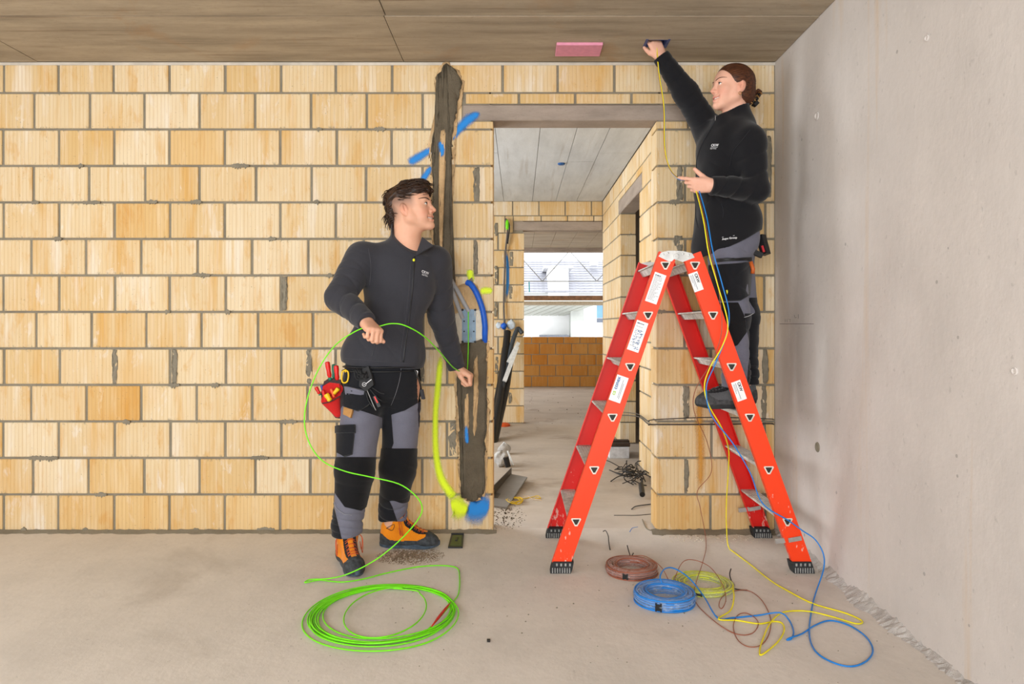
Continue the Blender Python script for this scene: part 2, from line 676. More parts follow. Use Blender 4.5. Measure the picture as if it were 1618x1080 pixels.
for r in range(1, 13):
    z0, z1 = rowz(r)
    off = 5 if r % 2 else 53
    if r in (4, 8): off = 48
    if r == 6: off = 56
    js = [W(off + 87.7 * k) + jit() for k in range(-6, 10)]
    end = LW if r < 12 else LX0 - .004
    js = [j for j in js if j < end - .04]
    lay_row(wall_back, 'y', D, TH, XL, end, z0, z1, js, alt=.55 if r == 1 else .10)
    # pier right of the doorway
    js = [W(1124) + jit(), W(1209) + jit()] if r % 2 else [W(1083) + jit(), W(1170) + jit()]
    st = RW if r < 12 else LX1 + .004
    lay_row(wall_back, 'y', D, TH, st, XR - .004, z0, z1, js, gap=.014, alt=1.0 if r == 1 else .12)
# top course and the strips around the lintel
lay_row(wall_back, 'y', D, TH, XL, XR - .004, 2.4045 + .005, CEIL - .016, [W(5 + 87.7 * k) + jit() for k in range(-6, 15)])
lay_row(wall_back, 'y', D, TH, W(736), W(1086), ZL1 + .006, 2.3995, [W(820), W(909), W(998)])
lay_row(wall_back, 'y', D, TH, W(736), LW, 2.2095, ZL0 - .006, [])
lay_row(wall_back, 'y', D, TH, RW, W(1086), 2.2095, ZL0 - .006, [])
# lime-white bed joint under the ceiling
MB().box((XL, D + .003, CEIL - .016), (XR, D + .02, CEIL)).build('bed_joint', simple('pale_mortar', (206, 196, 182), .9, var=.12, scale=8), wall_back)
lin = MB().bevbox((LX0, D - .001, ZL0), (LX1, D + .15, ZL1), .006).build('trim_1', lintel_m)
lin['kind'] = 'structure'

# corridor: right wall with a side doorway
XC = 0.97
mb = MB()
mb.box((XC + .0055, D + .146, 0), (XC + .146, 5.488, CEIL + .01))
mb.box((XC + .0055, 6.552, 0), (XC + .146, 7.95, CEIL + .01))
mb.box((XC + .0055, 5.48, 2.345), (XC + .146, 6.56, CEIL + .01))
wall_cr = struct('wall_corridor_right', mb, mortar_m)
for r in range(1, 14):
    z0, z1 = rowz(r) if r < 13 else (2.4095, CEIL - .004)
    js = [D + .1 + .304 * k + (.152 if r % 2 else 0) for k in range(0, 15)]
    if r < 12:
        lay_row(wall_cr, 'x', XC, TH, D + .16, 5.5, z0, z1, js)
        lay_row(wall_cr, 'x', XC, TH, 6.54, 7.895, z0, z1, js)
    elif r == 12:
        lay_row(wall_cr, 'x', XC, TH, D + .16, 5.38, z0, z1, js)
        lay_row(wall_cr, 'x', XC, TH, 6.66, 7.895, z0, z1, js)
        lay_row(wall_cr, 'x', XC, TH, 5.385, 6.655, ZL1 + .006, z1, js)
    else:
        lay_row(wall_cr, 'x', XC, TH, D + .16, 7.895, z0, z1, js)
o = MB().bevbox((XC - .001, 5.385, 2.212), (XC + .15, 6.655, ZL1), .006).build('trim_2', lintel_m)
o['kind'] = 'structure'
# side room behind that doorway (unlit)
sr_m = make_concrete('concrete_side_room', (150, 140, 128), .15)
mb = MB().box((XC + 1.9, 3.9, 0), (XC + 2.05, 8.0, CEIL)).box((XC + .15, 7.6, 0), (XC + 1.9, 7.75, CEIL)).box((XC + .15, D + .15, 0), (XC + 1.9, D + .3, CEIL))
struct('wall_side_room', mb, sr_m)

# corridor end wall: pier, lintel, courses above
YE = 7.9
XO = P(828, 500, YE)[0]
mb = MB().box((-2.6, YE + .0055, 0), (XO - .012, YE + .146, CEIL + .01)).box((XO - .02, YE + .0055, 2.345), (XC + .1, YE + .146, CEIL + .01))
wall_end = struct('wall_corridor_end', mb, mortar_m)
for r in range(1, 14):
    z0, z1 = rowz(r) if r < 13 else (2.4095, CEIL - .004)
    js = [XO - .22 - .304 * k - (.08 if r % 2 else 0) for k in range(0, 9)]
    if r < 12:
        lay_row(wall_end, 'y', YE, TH, -2.4, XO, z0, z1, js, gap=.02)
    elif r == 12:
        lay_row(wall_end, 'y', YE, TH, -2.4, XO - .13, z0, z1, js)
        lay_row(wall_end, 'y', YE, TH, XO - .12, XC - .006, ZL1 + .004, z1, [XO + .2 + .304 * k for k in range(4)])
    else:
        lay_row(wall_end, 'y', YE, TH, -2.4, XC - .006, z0, z1, [-2.2 + .304 * k for k in range(12)])
o = MB().bevbox((XO - .12, YE - .001, 2.235), (XC - .003, YE + .15, ZL1 - .002), .006).build('trim_3', lintel_m)
o['kind'] = 'structure'
# hall left of the corridor (its window lights the ceiling) and far room
hall_m = make_concrete('hall_wall', (196, 180, 156), .1)
mb = MB().box((-2.75, D + .15, 0), (-2.6, 4.55, CEIL)).box((-2.75, 6.65, 0), (-2.6, YE, CEIL)).box((-2.75, 4.55, 0), (-2.6, 6.65, .45)).box((-2.75, 4.55, 2.42), (-2.6, 6.65, CEIL))
struct('wall_hall_left', mb, hall_m)
YF = 12.62
mb = MB().box((-2.55, YE + .15, 0), (-2.4, 9.2, CEIL)).box((-2.55, 12.0, 0), (-2.4, YF, CEIL)).box((-2.55, 9.2, 0), (-2.4, 12.0, .6)).box((-2.55, 9.2, 2.4), (-2.4, 12.0, CEIL))
struct('wall_far_left', mb, hall_m)
mb = MB().box((1.9, YE + .15, 0), (2.05, YF + .15, CEIL)).box((XC + .15, 7.9, 0), (1.9, 8.05, CEIL))
struct('wall_far_right', mb, hall_m)
mb = MB().box((-2.5, YF + .0055, 0), (2.0, YF + .146, .92))
wall_far = struct('wall_far', mb, mortar_m)
for r in range(1, 6):
    z0, z1 = rowz(r)
    if r == 5: z1 = .925
    lay_row(wall_far, 'y', YF, TH, -2.4, 1.9, z0, z1, [-2.3 + .298 * k + (.149 if r % 2 else 0) for k in range(16)], brick_dk)
struct('trim_4', MB().bevbox((-2.5, YF - .02, 2.497), (2.05, YF + .16, CEIL + .004), .005), lintel_m)

# right concrete wall
mb = MB().box((XR, YB - .2, 0), (XR + .25, D + .15, CEIL + .01))
wall_right = struct('wall_right', mb, wallc_m)
# formwork tie holes
for (px, py, col) in ((1291, 183, 0), (1292, 706, 1), (1465, 60, 2), (1604, 586, 2)):
    y = XR * FPX / (px - VX)
    z = HC + (VY - py) * y / FPX
    r_ = (.017, .019, .010)[col]
    MB().lathe([(r_ * 1.25, 0), (r_ * 1.2, .003), (r_ * .9, .004), (r_ * .8, .001), (r_ * .5, -.004)], (XR - .0005, y, z), 18, axis=(-1, 0, 0)).build('tie_hole', (wallc_m, mortar_m, wallc_m)[col], wall_right, 40)
# rough grout along the foot of the wall
mb = MB()
rg = random.Random(5)
n = 420
vv, ff = [], []
for i in range(n + 1):
    y = YB + (D - YB) * i / n
    j = lambda a: rg.uniform(-a, a)
    k = .5 + .4 * math.sin(i * .13) + .3 * math.sin(i * .37 + 1) + .3 * math.sin(i * .071)
    k = .25 + .4 * max(0, k)
    vv += [(XR + .002, y, .055 * k + j(.010) + .012), (XR - .016 * k + j(.004), y, .040 * k + j(.005) + .006), (XR - .045 * k + j(.006), y, .016 * k + j(.004) + .004), (XR - .085 * k + j(.010), y, -.003)]
for i in range(n):
    for q in range(3):
        a = i * 4 + q
        ff.append((a, a + 1, a + 5, a + 4))
mb.add(vv, ff)
struct('trim_5', mb, make_concrete('rough_grout', (190, 184, 179), .2, stretch=(8, 8, 8), bump=.8))
# pencil marks of the height reference near the corner
mb = MB()
wx = XR - .0006


def pm(px, py):
    y = XR * FPX / (px - VX)
    return np.array([wx, y, HC + (VY - py) * y / FPX])


for a, b, w in (((1232, 511.4), (1286, 511.4), .0022), ((1241, 504), (1241, 508.5), .0012), ((1244, 504), (1244, 508.5), .0012), ((1246, 504.3), (1249, 504.3), .0012), ((1248.5, 504), (1248.5, 508.5), .0012), ((1255, 497), (1256.5, 502), .0012), ((1256.5, 502), (1259, 501), .0012), ((1261.7, 496), (1261.7, 503), .0016)):
    mb.bar(pm(*a), pm(*b), .0006, w)
mb.build('pencil_mark', simple('pencil_graphite', (104, 94, 88), .7), wall_right)

# room shell behind the photographer
mb = MB().box((XL - .2, YB - .2, 0), (XL, D + .15, .5)).box((XL - .2, YB - .2, 2.45), (XL, D + .15, CEIL)).box((XL - .2, YB - .2, .5), (XL, -.75, 2.45)).box((XL - .2, 1.95, .5), (XL, D + .15, 2.45))
struct('wall_left', mb, wallc_m)
mb = MB().box((XL, YB - .2, 0), (XR, YB, .42)).box((XL, YB - .2, 2.48), (XR, YB, CEIL)).box((XL, YB - .2, .42), (-2.95, YB, 2.48)).box((.95, YB - .2, .42), (XR, YB, 2.48))
struct('wall_rear', mb, wallc_m)

# ================================================================== repairs on the brick wall
def poly_patch(name, pts, mat, parent, d0=.004, d1=.014, seed=0, amp=.006, step=.012, y=D, raw=False):
    """irregular slab of mortar on the wall: closed outline (photo pixels), rough edge, domed"""
    rg = random.Random(seed)
    w = list(pts) if raw else [(W(a), WZ(b)) for a, b in pts]
    out = []
    m = len(w)
    for i in range(m):
        a, b = np.array(w[i]), np.array(w[(i + 1) % m])
        L = np.linalg.norm(b - a)
        k = max(1, int(L / step))
        for q in range(k):
            t = q / k
            out.append(a + (b - a) * t + np.array([rg.gauss(0, amp * .6), rg.gauss(0, amp * .4)]))
    bm = bmesh.new()
    vs_ = [bm.verts.new((p[0], y - d0, p[1])) for p in out]
    f = bm.faces.new(vs_)
    bmesh.ops.triangulate(bm, faces=[f])
    # refine
    for _ in range(3):
        ed = [e for e in bm.edges if e.calc_length() > .02]
        if ed:
            bmesh.ops.subdivide_edges(bm, edges=ed, cuts=1)
            bmesh.ops.triangulate(bm, faces=[f2 for f2 in bm.faces if len(f2.verts) > 3])
    for v in bm.verts:
        if not v.is_boundary:
            v.co.y = y - d1 - rg.uniform(-.003, .003) - .003 * math.sin(v.co.x * 90) * math.sin(v.co.z * 60)
    be = [e for e in bm.edges if e.is_boundary]
    ex = bmesh.ops.extrude_edge_only(bm, edges=be)
    for g in ex['geom']:
        if isinstance(g, bmesh.types.BMVert):
            g.co.y = y + .004
    bmesh.ops.recalc_face_normals(bm, faces=bm.faces)
    me = bpy.data.meshes.new(name)
    bm.to_mesh(me)
    bm.free()
    me.polygons.foreach_set('use_smooth', [True] * len(me.polygons))
    return link(name, me, mat, parent)


chase = [(700, 106), (706, 100), (712, 108), (722, 112), (730, 128), (729, 142), (725, 152), (722, 170), (719, 185), (715, 201), (714, 230), (713, 262), (711, 300), (712, 340), (710, 370), (711, 395), (713, 415), (717, 438), (720, 450), (713, 462), (704, 450), (697, 425), (690, 400), (686, 380), (684, 350), (685, 300), (683, 262), (682, 235), (684, 212), (689, 200), (694, 180), (695, 160), (692, 140), (690, 124), (695, 116)]
def grow(pts, d):
    n = len(pts)
    A = sum(pts[i][0] * pts[(i + 1) % n][1] - pts[(i + 1) % n][0] * pts[i][1] for i in range(n))
    sg = 1 if A > 0 else -1
    out = []
    for i in range(n):
        t = np.array(pts[(i + 1) % n], float) - np.array(pts[i - 1], float)
        t = t / max(1e-6, np.linalg.norm(t))
        out.append((pts[i][0] + sg * t[1] * d * random.uniform(.2, 1.4), pts[i][1] - sg * t[0] * d * random.uniform(.2, 1.4)))
    return out


broken_m = make_concrete('broken_clay', (206, 172, 128), .25, stretch=(5, 5, 5), bump=.8)
poly_patch('mortar_fill', chase, fresh_m, wall_back, seed=3)
poly_patch('broken_rim', grow(chase, 4.5), broken_m, wall_back, d0=.0006, d1=.0022, seed=31, amp=.007)
# brick left showing between the two channels
cm_ = [(697, 208), (704, 205), (704, 260), (701, 320), (700, 372), (699, 396), (695, 388), (694, 330), (694, 262)]
low = [(728, 540), (752, 538), (762, 534), (769, 540), (768, 600), (770, 650), (766, 700), (764, 745), (767, 772), (762, 785), (746, 792), (730, 786), (728, 760), (727, 700), (725, 650), (722, 610), (724, 570)]
poly_patch('mortar_fill', low, fresh_m, wall_back, seed=9)
exposed_m = broken_m
poly_patch('broken_rim', grow(low, 4.0), broken_m, wall_back, d0=.0006, d1=.0022, seed=32, amp=.007)
poly_patch('exposed_clay', cm_, exposed_m, wall_back, d0=.016, d1=.0195, seed=4, amp=.003)
for sd, pts in ((5, [(736, 622), (740, 620), (741, 660), (739, 690), (736, 694), (734, 660)]), (6, [(749, 570), (755, 560), (756, 620), (752, 680), (748, 690), (749, 640)])):
    poly_patch('exposed_clay', pts, exposed_m, wall_back, d0=.016, d1=.0195, seed=sd, amp=.003)
# broken-out hollow around the conduits and white filler beside the box
poly_patch('exposed_clay', [(700, 452), (712, 450), (722, 452), (736, 447), (750, 447), (758, 460), (764, 478), (769, 500), (770, 536), (760, 545), (724, 548), (716, 535), (712, 500), (706, 480)], exposed_m, wall_back, d0=.001, d1=.004, seed=12, amp=.005)
plaster_m = make_concrete('white_filler', (222, 212, 194), .1, stretch=(6, 6, 6), bump=.6)
poly_patch('filler', [(713, 498), (730, 492), (731, 540), (718, 548), (714, 530)], plaster_m, wall_back, d0=.006, d1=.012, seed=13, amp=.003)
poly_patch('filler', [(750, 487), (760, 488), (763, 505), (762, 535), (752, 540)], plaster_m, wall_back, d0=.006, d1=.012, seed=14, amp=.003)
# wide mortar joints and smears next to bricks
for i, (x0, x1, y0, y1) in enumerate(((749, 757, 264, 318), (749, 754, 380, 433), (485, 492, 552, 606), (666, 670, 552, 606), (711, 720, 667, 720), (273, 279, 552, 606), (694, 700, 495, 545), (446, 453, 437, 490), (742, 747, 437, 452), (179, 185, 552, 606))):
    poly_patch('mortar_smear', [(x0, y0), (x1, y0), (x1 + 1, (y0 + y1) / 2), (x1, y1), (x0, y1), (x0 - 1, (y0 + y1) / 2)], mortar_m, wall_back, d0=.0005, d1=.003, seed=20 + i, amp=.004)
for i, (x0, x1, y0, y1) in enumerate(((1080, 1088, 610, 660), (1206, 1213, 552, 604), (1066, 1078, 372, 398), (1070, 1078, 262, 316), (1082, 1087, 726, 776), (1204, 1210, 610, 664), (1212, 1218, 214, 312), (1200, 1208, 668, 720))):
    poly_patch('mortar_smear', [(x0, y0), (x1, y0), (x1 + 1, (y0 + y1) / 2), (x1, y1), (x0, y1), (x0 - 1, (y0 + y1) / 2)], mortar_m, wall_back, d0=.0005, d1=.003, seed=40 + i, amp=.004)
rg = random.Random(2)


def smear(px, py, w):
    """mortar squeezed out of a bed joint: ragged blot with drips in the brick ribs"""
    top, bot = [], []
    n = max(4, int(w / 2))
    for i in range(n + 1):
        u = i / n
        x = px - w / 2 + w * u
        e = math.sin(math.pi * u) ** .6
        top.append((x, py - 1.5 - e * rg.uniform(0, 3)))
        bot.append((x, py + 1.5 + e * (rg.uniform(1, 5) if i % 2 else rg.uniform(0, 1.0))))
    out = [(W(a), WZ(b)) for a, b in top + bot[::-1]]
    MB().prism(out, (0, D + .006, 0), (1, 0, 0), (0, 0, 1), (0, -.0095 - rg.uniform(0, .003), 0)).build('mortar_smear', mortar_m, wall_back)


for (px, py) in ((128, 262), (240, 319), (310, 319), (92, 377), (318, 434), (160, 781), (56, 320), (145, 320), (500, 319), (360, 492), (275, 608), (78, 723), (38, 836), (135, 836), (310, 836), (420, 836), (1135, 319), (1066, 319), (1115, 492), (1045, 492), (600, 204), (380, 262), (455, 666), (410, 723), (505, 204), (265, 492), (200, 666), (340, 608), (520, 435), (430, 377), (60, 723)):
    smear(px, py, rg.choice((8, 12, 18, 28)))
# mortar smears on the pier of the end wall
for (px, pa, pb, w) in ((784, 352, 373, 4), (784, 420, 450, 4), (783, 477, 500, 4), (808, 397, 420, 5), (807, 450, 472, 5), (806, 619, 640, 4), (785, 563, 590, 4)):
    q = lambda a, b: (P(a, b, YE)[0], P(a, b, YE)[2])
    poly_patch('mortar_smear', [q(px - w / 2, pa), q(px + w / 2, pa), q(px + w / 2 + .6, (pa + pb) / 2), q(px + w / 2, pb), q(px - w / 2, pb), q(px - w / 2 - .5, (pa + pb) / 2)], mortar_m, wall_end, d0=.0005, d1=.003, seed=px + pa, amp=.006, step=.03, y=YE, raw=True)
# mortar bed at the foot of the wall
mb = MB()
vv, ff = [], []
n = 160
for i in range(n + 1):
    x = XL + (LW + .02 - XL) * i / n
    vv += [(x, D + .002, .010 + rg.uniform(0, .008)), (x, D - .014 - rg.uniform(0, .012), .006 + rg.uniform(0, .003)), (x, D - .03 - rg.uniform(0, .02), -.002)]
for i in range(n):
    for q in range(2):
        a = i * 3 + q
        ff.append((a, a + 1, a + 4, a + 3))
struct('trim_6', MB().add(vv, ff), mortar_m, None, True)
mb = MB()
vv, ff = [], []
n = 26
for i in range(n + 1):
    x = RW - .03 + (XR - RW + .03) * i / n
    vv += [(x, D + .002, .010 + rg.uniform(0, .010)), (x, D - .02 - rg.uniform(0, .018), .008 + rg.uniform(0, .003)), (x, D - .05 - rg.uniform(0, .03), -.002)]
for i in range(n):
    for q in range(2):
        a = i * 3 + q
        ff.append((a, a + 1, a + 4, a + 3))
struct('trim_7', MB().add(vv, ff), mortar_m, None, True)

# ---------------------------------------------------------------- spray paint (thin film, ragged soft edge)
def paint_mat(name, rgb):
    t = NT(name)
    at = t.n('ShaderNodeAttribute', attribute_name='cover')
    nz = t.noise(t.coord('Position'), 330, 3)
    cov = t.step(t.math('ADD', at.outputs['Fac'], t.math('MULTIPLY', t.math('SUBTRACT', nz, .5), .8)), .12, 1.0)
    t.base(srgb(*rgb))
    t.set(Roughness=.6, Alpha=cov)
    return t.m


pblue = paint_mat('spray_blue', (0, 130, 214))
pyel = paint_mat('spray_yellow', (226, 250, 0))


def spray(name, pts, widths, mat, parent=None, y=D - .0022, n=10, core=1.0):
    parent = parent or wall_back
    p = spline([np.array([W(a), WZ(b)]) for a, b in pts], n)
    ws = np.interp(np.linspace(0, 1, len(p)), np.linspace(0, 1, len(widths)), widths) * D / FPX / 2 * 1.75
    vv, ff, cv = [], [], []
    m = len(p)
    K = 7
    for i in range(m):
        t = nrm(p[min(i + 1, m - 1)] - p[max(i - 1, 0)])
        s = np.array([-t[1], t[0]])
        ef = min(1, i / 4, (m - 1 - i) / 4) ** .7 if m > 8 else min(1, i, m - 1 - i)
        for k in range(K):
            u = -1 + 2 * k / (K - 1)
            q = p[i] + s * ws[i] * u
            vv.append((q[0], y, q[1]))
            cv.append(core * max(0, 1.25 - 1.25 * abs(u) ** 1.1) * ef)
    for i in range(m - 1):
        for k in range(K - 1):
            a = i * K + k
            ff.append((a, a + 1, a + K + 1, a + K))
    me = bpy.data.meshes.new(name)
    me.from_pydata(vv, [], ff)
    at = me.attributes.new('cover', 'FLOAT', 'POINT')
    at.data.foreach_set('value', cv)
    return link(name, me, mat, parent)


spray('paint_mark', [(644, 258), (662, 248), (684, 234)], [10, 11, 7], pblue)
spray('paint_mark', [(664, 290), (672, 278), (682, 262)], [6, 8, 6], pblue)
spray('paint_mark', [(714, 222), (724, 205), (742, 188), (759, 178)], [6, 11, 13, 6], pblue)
spray('paint_mark', [(696, 224), (699, 236), (698, 250)], [7, 8, 5], pblue, y=D - .021)
spray('paint_mark', [(743, 425), (743, 434), (746, 446)], [8, 9, 7], pyel)
spray('paint_mark', [(758, 460), (768, 459), (779, 459)], [8, 9, 7], pyel)
spray('paint_mark', [(697, 560), (692, 610), (688, 660), (689, 715), (696, 752), (709, 775), (718, 786)], [7, 8, 7, 8, 10, 11, 12], pyel)
spray('paint_mark', [(712, 800), (720, 799), (728, 803), (742, 804)], [18, 26, 26, 10], pyel)
spray('paint_mark', [(738, 800), (748, 803), (762, 801), (774, 803)], [22, 36, 36, 18], pblue)
spray('paint_mark', [(746, 792), (754, 786), (763, 783)], [10, 11, 7], pblue)
spray('paint_mark', [(713, 500), (714, 480), (716, 460)], [5, 6, 4], pyel, core=.8)
spray('paint_mark', [(717, 528), (718, 540), (720, 552)], [5, 6, 5], pblue, y=D - .0135)
spray('paint_mark', [(737, 670), (738, 690), (739, 700)], [4, 5, 4], pblue, y=D - .021)

rust_m = paint_mat('rust_stain', (214, 150, 40))
spray('rust_stain', [(1106, 612), (1105, 660), (1107, 720), (1106, 776)], [9, 12, 12, 9], rust_m, core=.62)
spray('rust_stain', [(1127, 612), (1128, 650)], [6, 7], rust_m, core=.5)

# ================================================================== outside, seen through the far opening
YH = 24.0
house = empty('house', (1.0, YH, -3))
tag(house, 'white neighbouring house with grey tiled roof beyond the far opening', 'house')
roof_m = simple('grey_roof_tile', (166, 166, 173), .8, var=.15, scale=9)
hl = lambda px, py, y=YH: P(px, py, y)
a, b = hl(700, 520), hl(1100, 462)
MB().box((a[0], YH, -3), (b[0], YH + 6, b[2])).build('wall', white_m, house)
# roof slope, tile courses as steps
z0, z1 = hl(0, 460)[2], hl(0, 411, YH + 3)[2]
n = 13
for i in range(n):
    t0, t1 = i / n, (i + 1) / n
    o = MB().bar((a[0], 0, 0), (b[0], 0, 0), .42, .06).build('tile_course', roof_m, house)
    o.matrix_parent_inverse = Matrix.Identity(4)
    dy, dz = 3.2, z1 - z0
    o.matrix_local = Matrix.Translation((-1.0, -.25 + dy * t0, 3 + z0 + dz * t0 + .03)) @ Matrix.Rotation(math.atan2(dz, dy) - .10, 4, 'X')
c, d = hl(866, 470, YH - .3), hl(898, 424, YH - .3)
MB().box((c[0], YH - .4, c[2]), (d[0], YH + 2.5, d[2])).build('dormer', white_m, house)
MB().box((c[0] - .15, YH - .5, d[2]), (d[0] + .15, YH + 2.6, d[2] + .08)).build('dormer_roof', simple('zinc', (205, 205, 205), .5, var=.05), house)
glass_m = simple('window_glass_blue', (120, 165, 205), .15, var=.1, scale=2)
c, d = hl(943, 509, YH - .05), hl(955, 482, YH - .05)
w_ = MB().box((c[0] - .05, YH - .06, c[2] - .05), (d[0] + .6, YH, d[2] + .05)).build('window', white_m, house)
MB().box((c[0], YH - .07, c[2] + .16), (d[0] + .5, YH - .055, d[2])).build('pane', glass_m, w_)
MB().box((c[0], YH - .09, c[2]), (d[0] + .5, YH - .055, c[2] + .14)).build('blind', simple('grey_blind', (112, 118, 130), .6), w_)
c, d = hl(886, 425, YH + 1.6), hl(932, 413, YH + 1.6)
MB().box((hl(934, 0, YH + 1.2)[0], YH + 1.0, hl(0, 419, YH + 1.2)[2]), (hl(944, 0, YH + 1.2)[0], YH + 1.7, hl(0, 412, YH + 1.2)[2])).build('skylight', white_m, house)
# carport with ribbed canopy
YG = 20.0
port = empty('carport', (-.5, YG, -3))
tag(port, 'white carport with a ribbed sloping canopy in front of the house', 'carport')
g = lambda px, py: P(px, py, YG)
a, b = g(760, 540), g(902, 497)
MB().box((a[0], YG + .6, -3), (b[0], YG + .8, b[2] + .3)).build('wall', white_m, port)
a2, b2 = g(902, 540), g(923, 484)
MB().box((a2[0], YG + .1, -3), (b2[0], YG + .85, b2[2])).build('pillar', simple('pale_concrete', (196, 198, 192), .9, var=.1, scale=3), port)
can_m = simple('canopy_sheet', (206, 206, 196), .6, var=.05)
for i in range(12):
    xa = g(770, 0)[0] + i * .26
    MB().add([(xa, YG - .5, g(0, 483)[2]), (xa + .2, YG - .5, g(0, 483)[2]), (xa - .55, YG + .6, g(0, 498)[2]), (xa - .75, YG + .6, g(0, 498)[2]), (xa, YG - .5, g(0, 483)[2] + .07), (xa + .2, YG - .5, g(0, 483)[2] + .07), (xa - .55, YG + .6, g(0, 498)[2] + .07), (xa - .75, YG + .6, g(0, 498)[2] + .07)], [(0, 1, 2, 3), (7, 6, 5, 4), (0, 4, 5, 1), (1, 5, 6, 2), (2, 6, 7, 3), (3, 7, 4, 0)]).build('canopy_rib', can_m, port)
MB().box((g(760, 0)[0], YG - .55, g(0, 483)[2] + .075), (g(930, 0)[0], YG + .9, g(0, 481)[2] + .12)).build('canopy_sheet', can_m, port)
MB().box((g(853, 0)[0], YG - .2, g(0, 531)[2] - .9), (g(898, 0)[0], YG + .55, g(0, 529)[2])).build('bench_box', simple('slate_grey', (112, 116, 124), .7), port)
struct('ground', MB().box((-40, 13, -3.1), (40, 80, -3.0)), make_concrete('asphalt', (168, 168, 166), .1))
# scaffold in front of the facade
YS = 13.6
sc = empty('scaffold', (.7, YS, -3))
tag(sc, 'scaffold with lattice girder and timber boards outside the far opening', 'scaffold')
s_ = lambda px, py: P(px, py, YS)
z_lo, z_hi = s_(0, 444)[2], s_(0, 396)[2]
for z in (z_lo, z_hi):
    MB().tube([(-2.5, YS, z), (3.2, YS, z)], .011, 8).build('chord', steel_m, sc, True)
xs0 = s_(857, 0)[0]
st = (s_(943, 0)[0] - xs0) / 2
for k in range(-5, 6):
    za, zb = (z_lo, z_hi) if k % 2 == 0 else (z_hi, z_lo)
    MB().tube([(xs0 + k * st, YS, za), (xs0 + (k + 1) * st, YS, zb)], .010, 8).build('diagonal', steel_m, sc, True)
MB().box((-2.5, YS - .02, s_(0, 474.5)[2]), (3.2, YS + .02, s_(0, 467)[2])).build('toe_board', wood_m, sc)
MB().box((-2.5, YS - .1, s_(0, 481)[2]), (3.2, YS + .6, s_(0, 476)[2])).build('deck', simple('deck_grey_timber', (160, 146, 122), .8, var=.15), sc)
for xk in (-1.9, 2.9):
    MB().tube([(xk, YS + .3, -3), (xk, YS + .3, 3.2)], .024, 8).build('standard', steel_m, sc, True)
tg = simple('teal_strap', (0, 140, 140), .6)
MB().bar(s_(836, 445), s_(836.5, 461), .012, .02).build('strap', tg, sc)

# ================================================================== text
def text_geo(body, size, origin, right, up, depth=.0004, align='LEFT', bold=0.0):
    cu = bpy.data.curves.new('lettering', 'FONT')
    cu.body = body
    cu.size = size
    cu.align_x = align
    cu.offset = bold
    cu.resolution_u = 3
    ob = bpy.data.objects.new('lettering', cu)
    C.objects.link(ob)
    dg = bpy.context.evaluated_depsgraph_get()
    me = bpy.data.meshes.new_from_object(ob.evaluated_get(dg))
    bpy.data.objects.remove(ob)
    bpy.data.curves.remove(cu)
    origin, right, up = [np.asarray(q, float) for q in (origin, right, up)]
    vv = [origin + right * v.co.x + up * v.co.y for v in me.vertices]
    ff = [tuple(p.vertices) for p in me.polygons]
    bpy.data.meshes.remove(me)
    return vv, ff


# ================================================================== ladder
def ladder_paint(name, rgb, wear):
    t = NT(name)
    pos = t.coord('Position')
    c = srgb(*rgb)
    nz = t.noise(pos, 6, 4)
    col = t.mix(t.math('MULTIPLY', t.step(nz, .45, .8), .25), c, tuple(q * .72 for q in c[:3]) + (1,))
    sp = t.n('ShaderNodeSeparateXYZ'); t.put(sp.inputs[0], pos)
    low = t.step(sp.outputs[2], .55, .05)
    sc_ = t.noise(t.mapping(pos, (38, 38, 16)), 1.0, 5, .7)
    thr = t.math('SUBTRACT', .76, t.math('MULTIPLY', low, wear))
    m_ = t.step(t.math('SUBTRACT', sc_, thr), 0, .03)
    col = t.mix(t.math('MULTIPLY', m_, .75), col, srgb(226, 190, 176))
    t.base(col)
    t.set(Roughness=.42, Specular_IOR_Level=.45)
    return t.m


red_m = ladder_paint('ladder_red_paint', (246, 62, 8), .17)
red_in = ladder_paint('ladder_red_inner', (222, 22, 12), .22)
alu_m = simple('brushed_aluminium', (196, 196, 194), .38, .85, var=.12, scale=25)
tread_m = simple('worn_aluminium_tread', (206, 203, 198), .6, .15, var=.2, scale=30, bump=.3)
rub_m = simple('ladder_rubber', (44, 46, 48), .8, var=.3, scale=80)
rubg_m = simple('dusty_rubber_rib', (150, 150, 148), .85, var=.25, scale=80)
stick_m = simple('sticker_white', (238, 238, 240), .5, var=.03)
ink_m = simple('sticker_ink', (70, 84, 110), .6, var=.1)
ink_b = simple('sticker_blue', (0, 98, 160), .6, var=.1)
ink_g = simple('sticker_green', (160, 205, 60), .6, var=.1)
ink_k = simple('sticker_black', (40, 40, 48), .6, var=.1)
hole_shade_m = simple('rung_shade', (46, 44, 40), .7)

lad = empty('step_ladder', (.74, 3.40, 0))
tag(lad, 'orange-red double-sided step ladder with grey treads beside the doorway', 'ladder')
YN, YFAR = 3.12, 3.672
ZT = 1.455
SX = {'L': (.179, .686), 'R': (1.312, .787)}


def sx_at(s, z):
    a, b = SX[s]
    return a + (b - a) * z / ZT


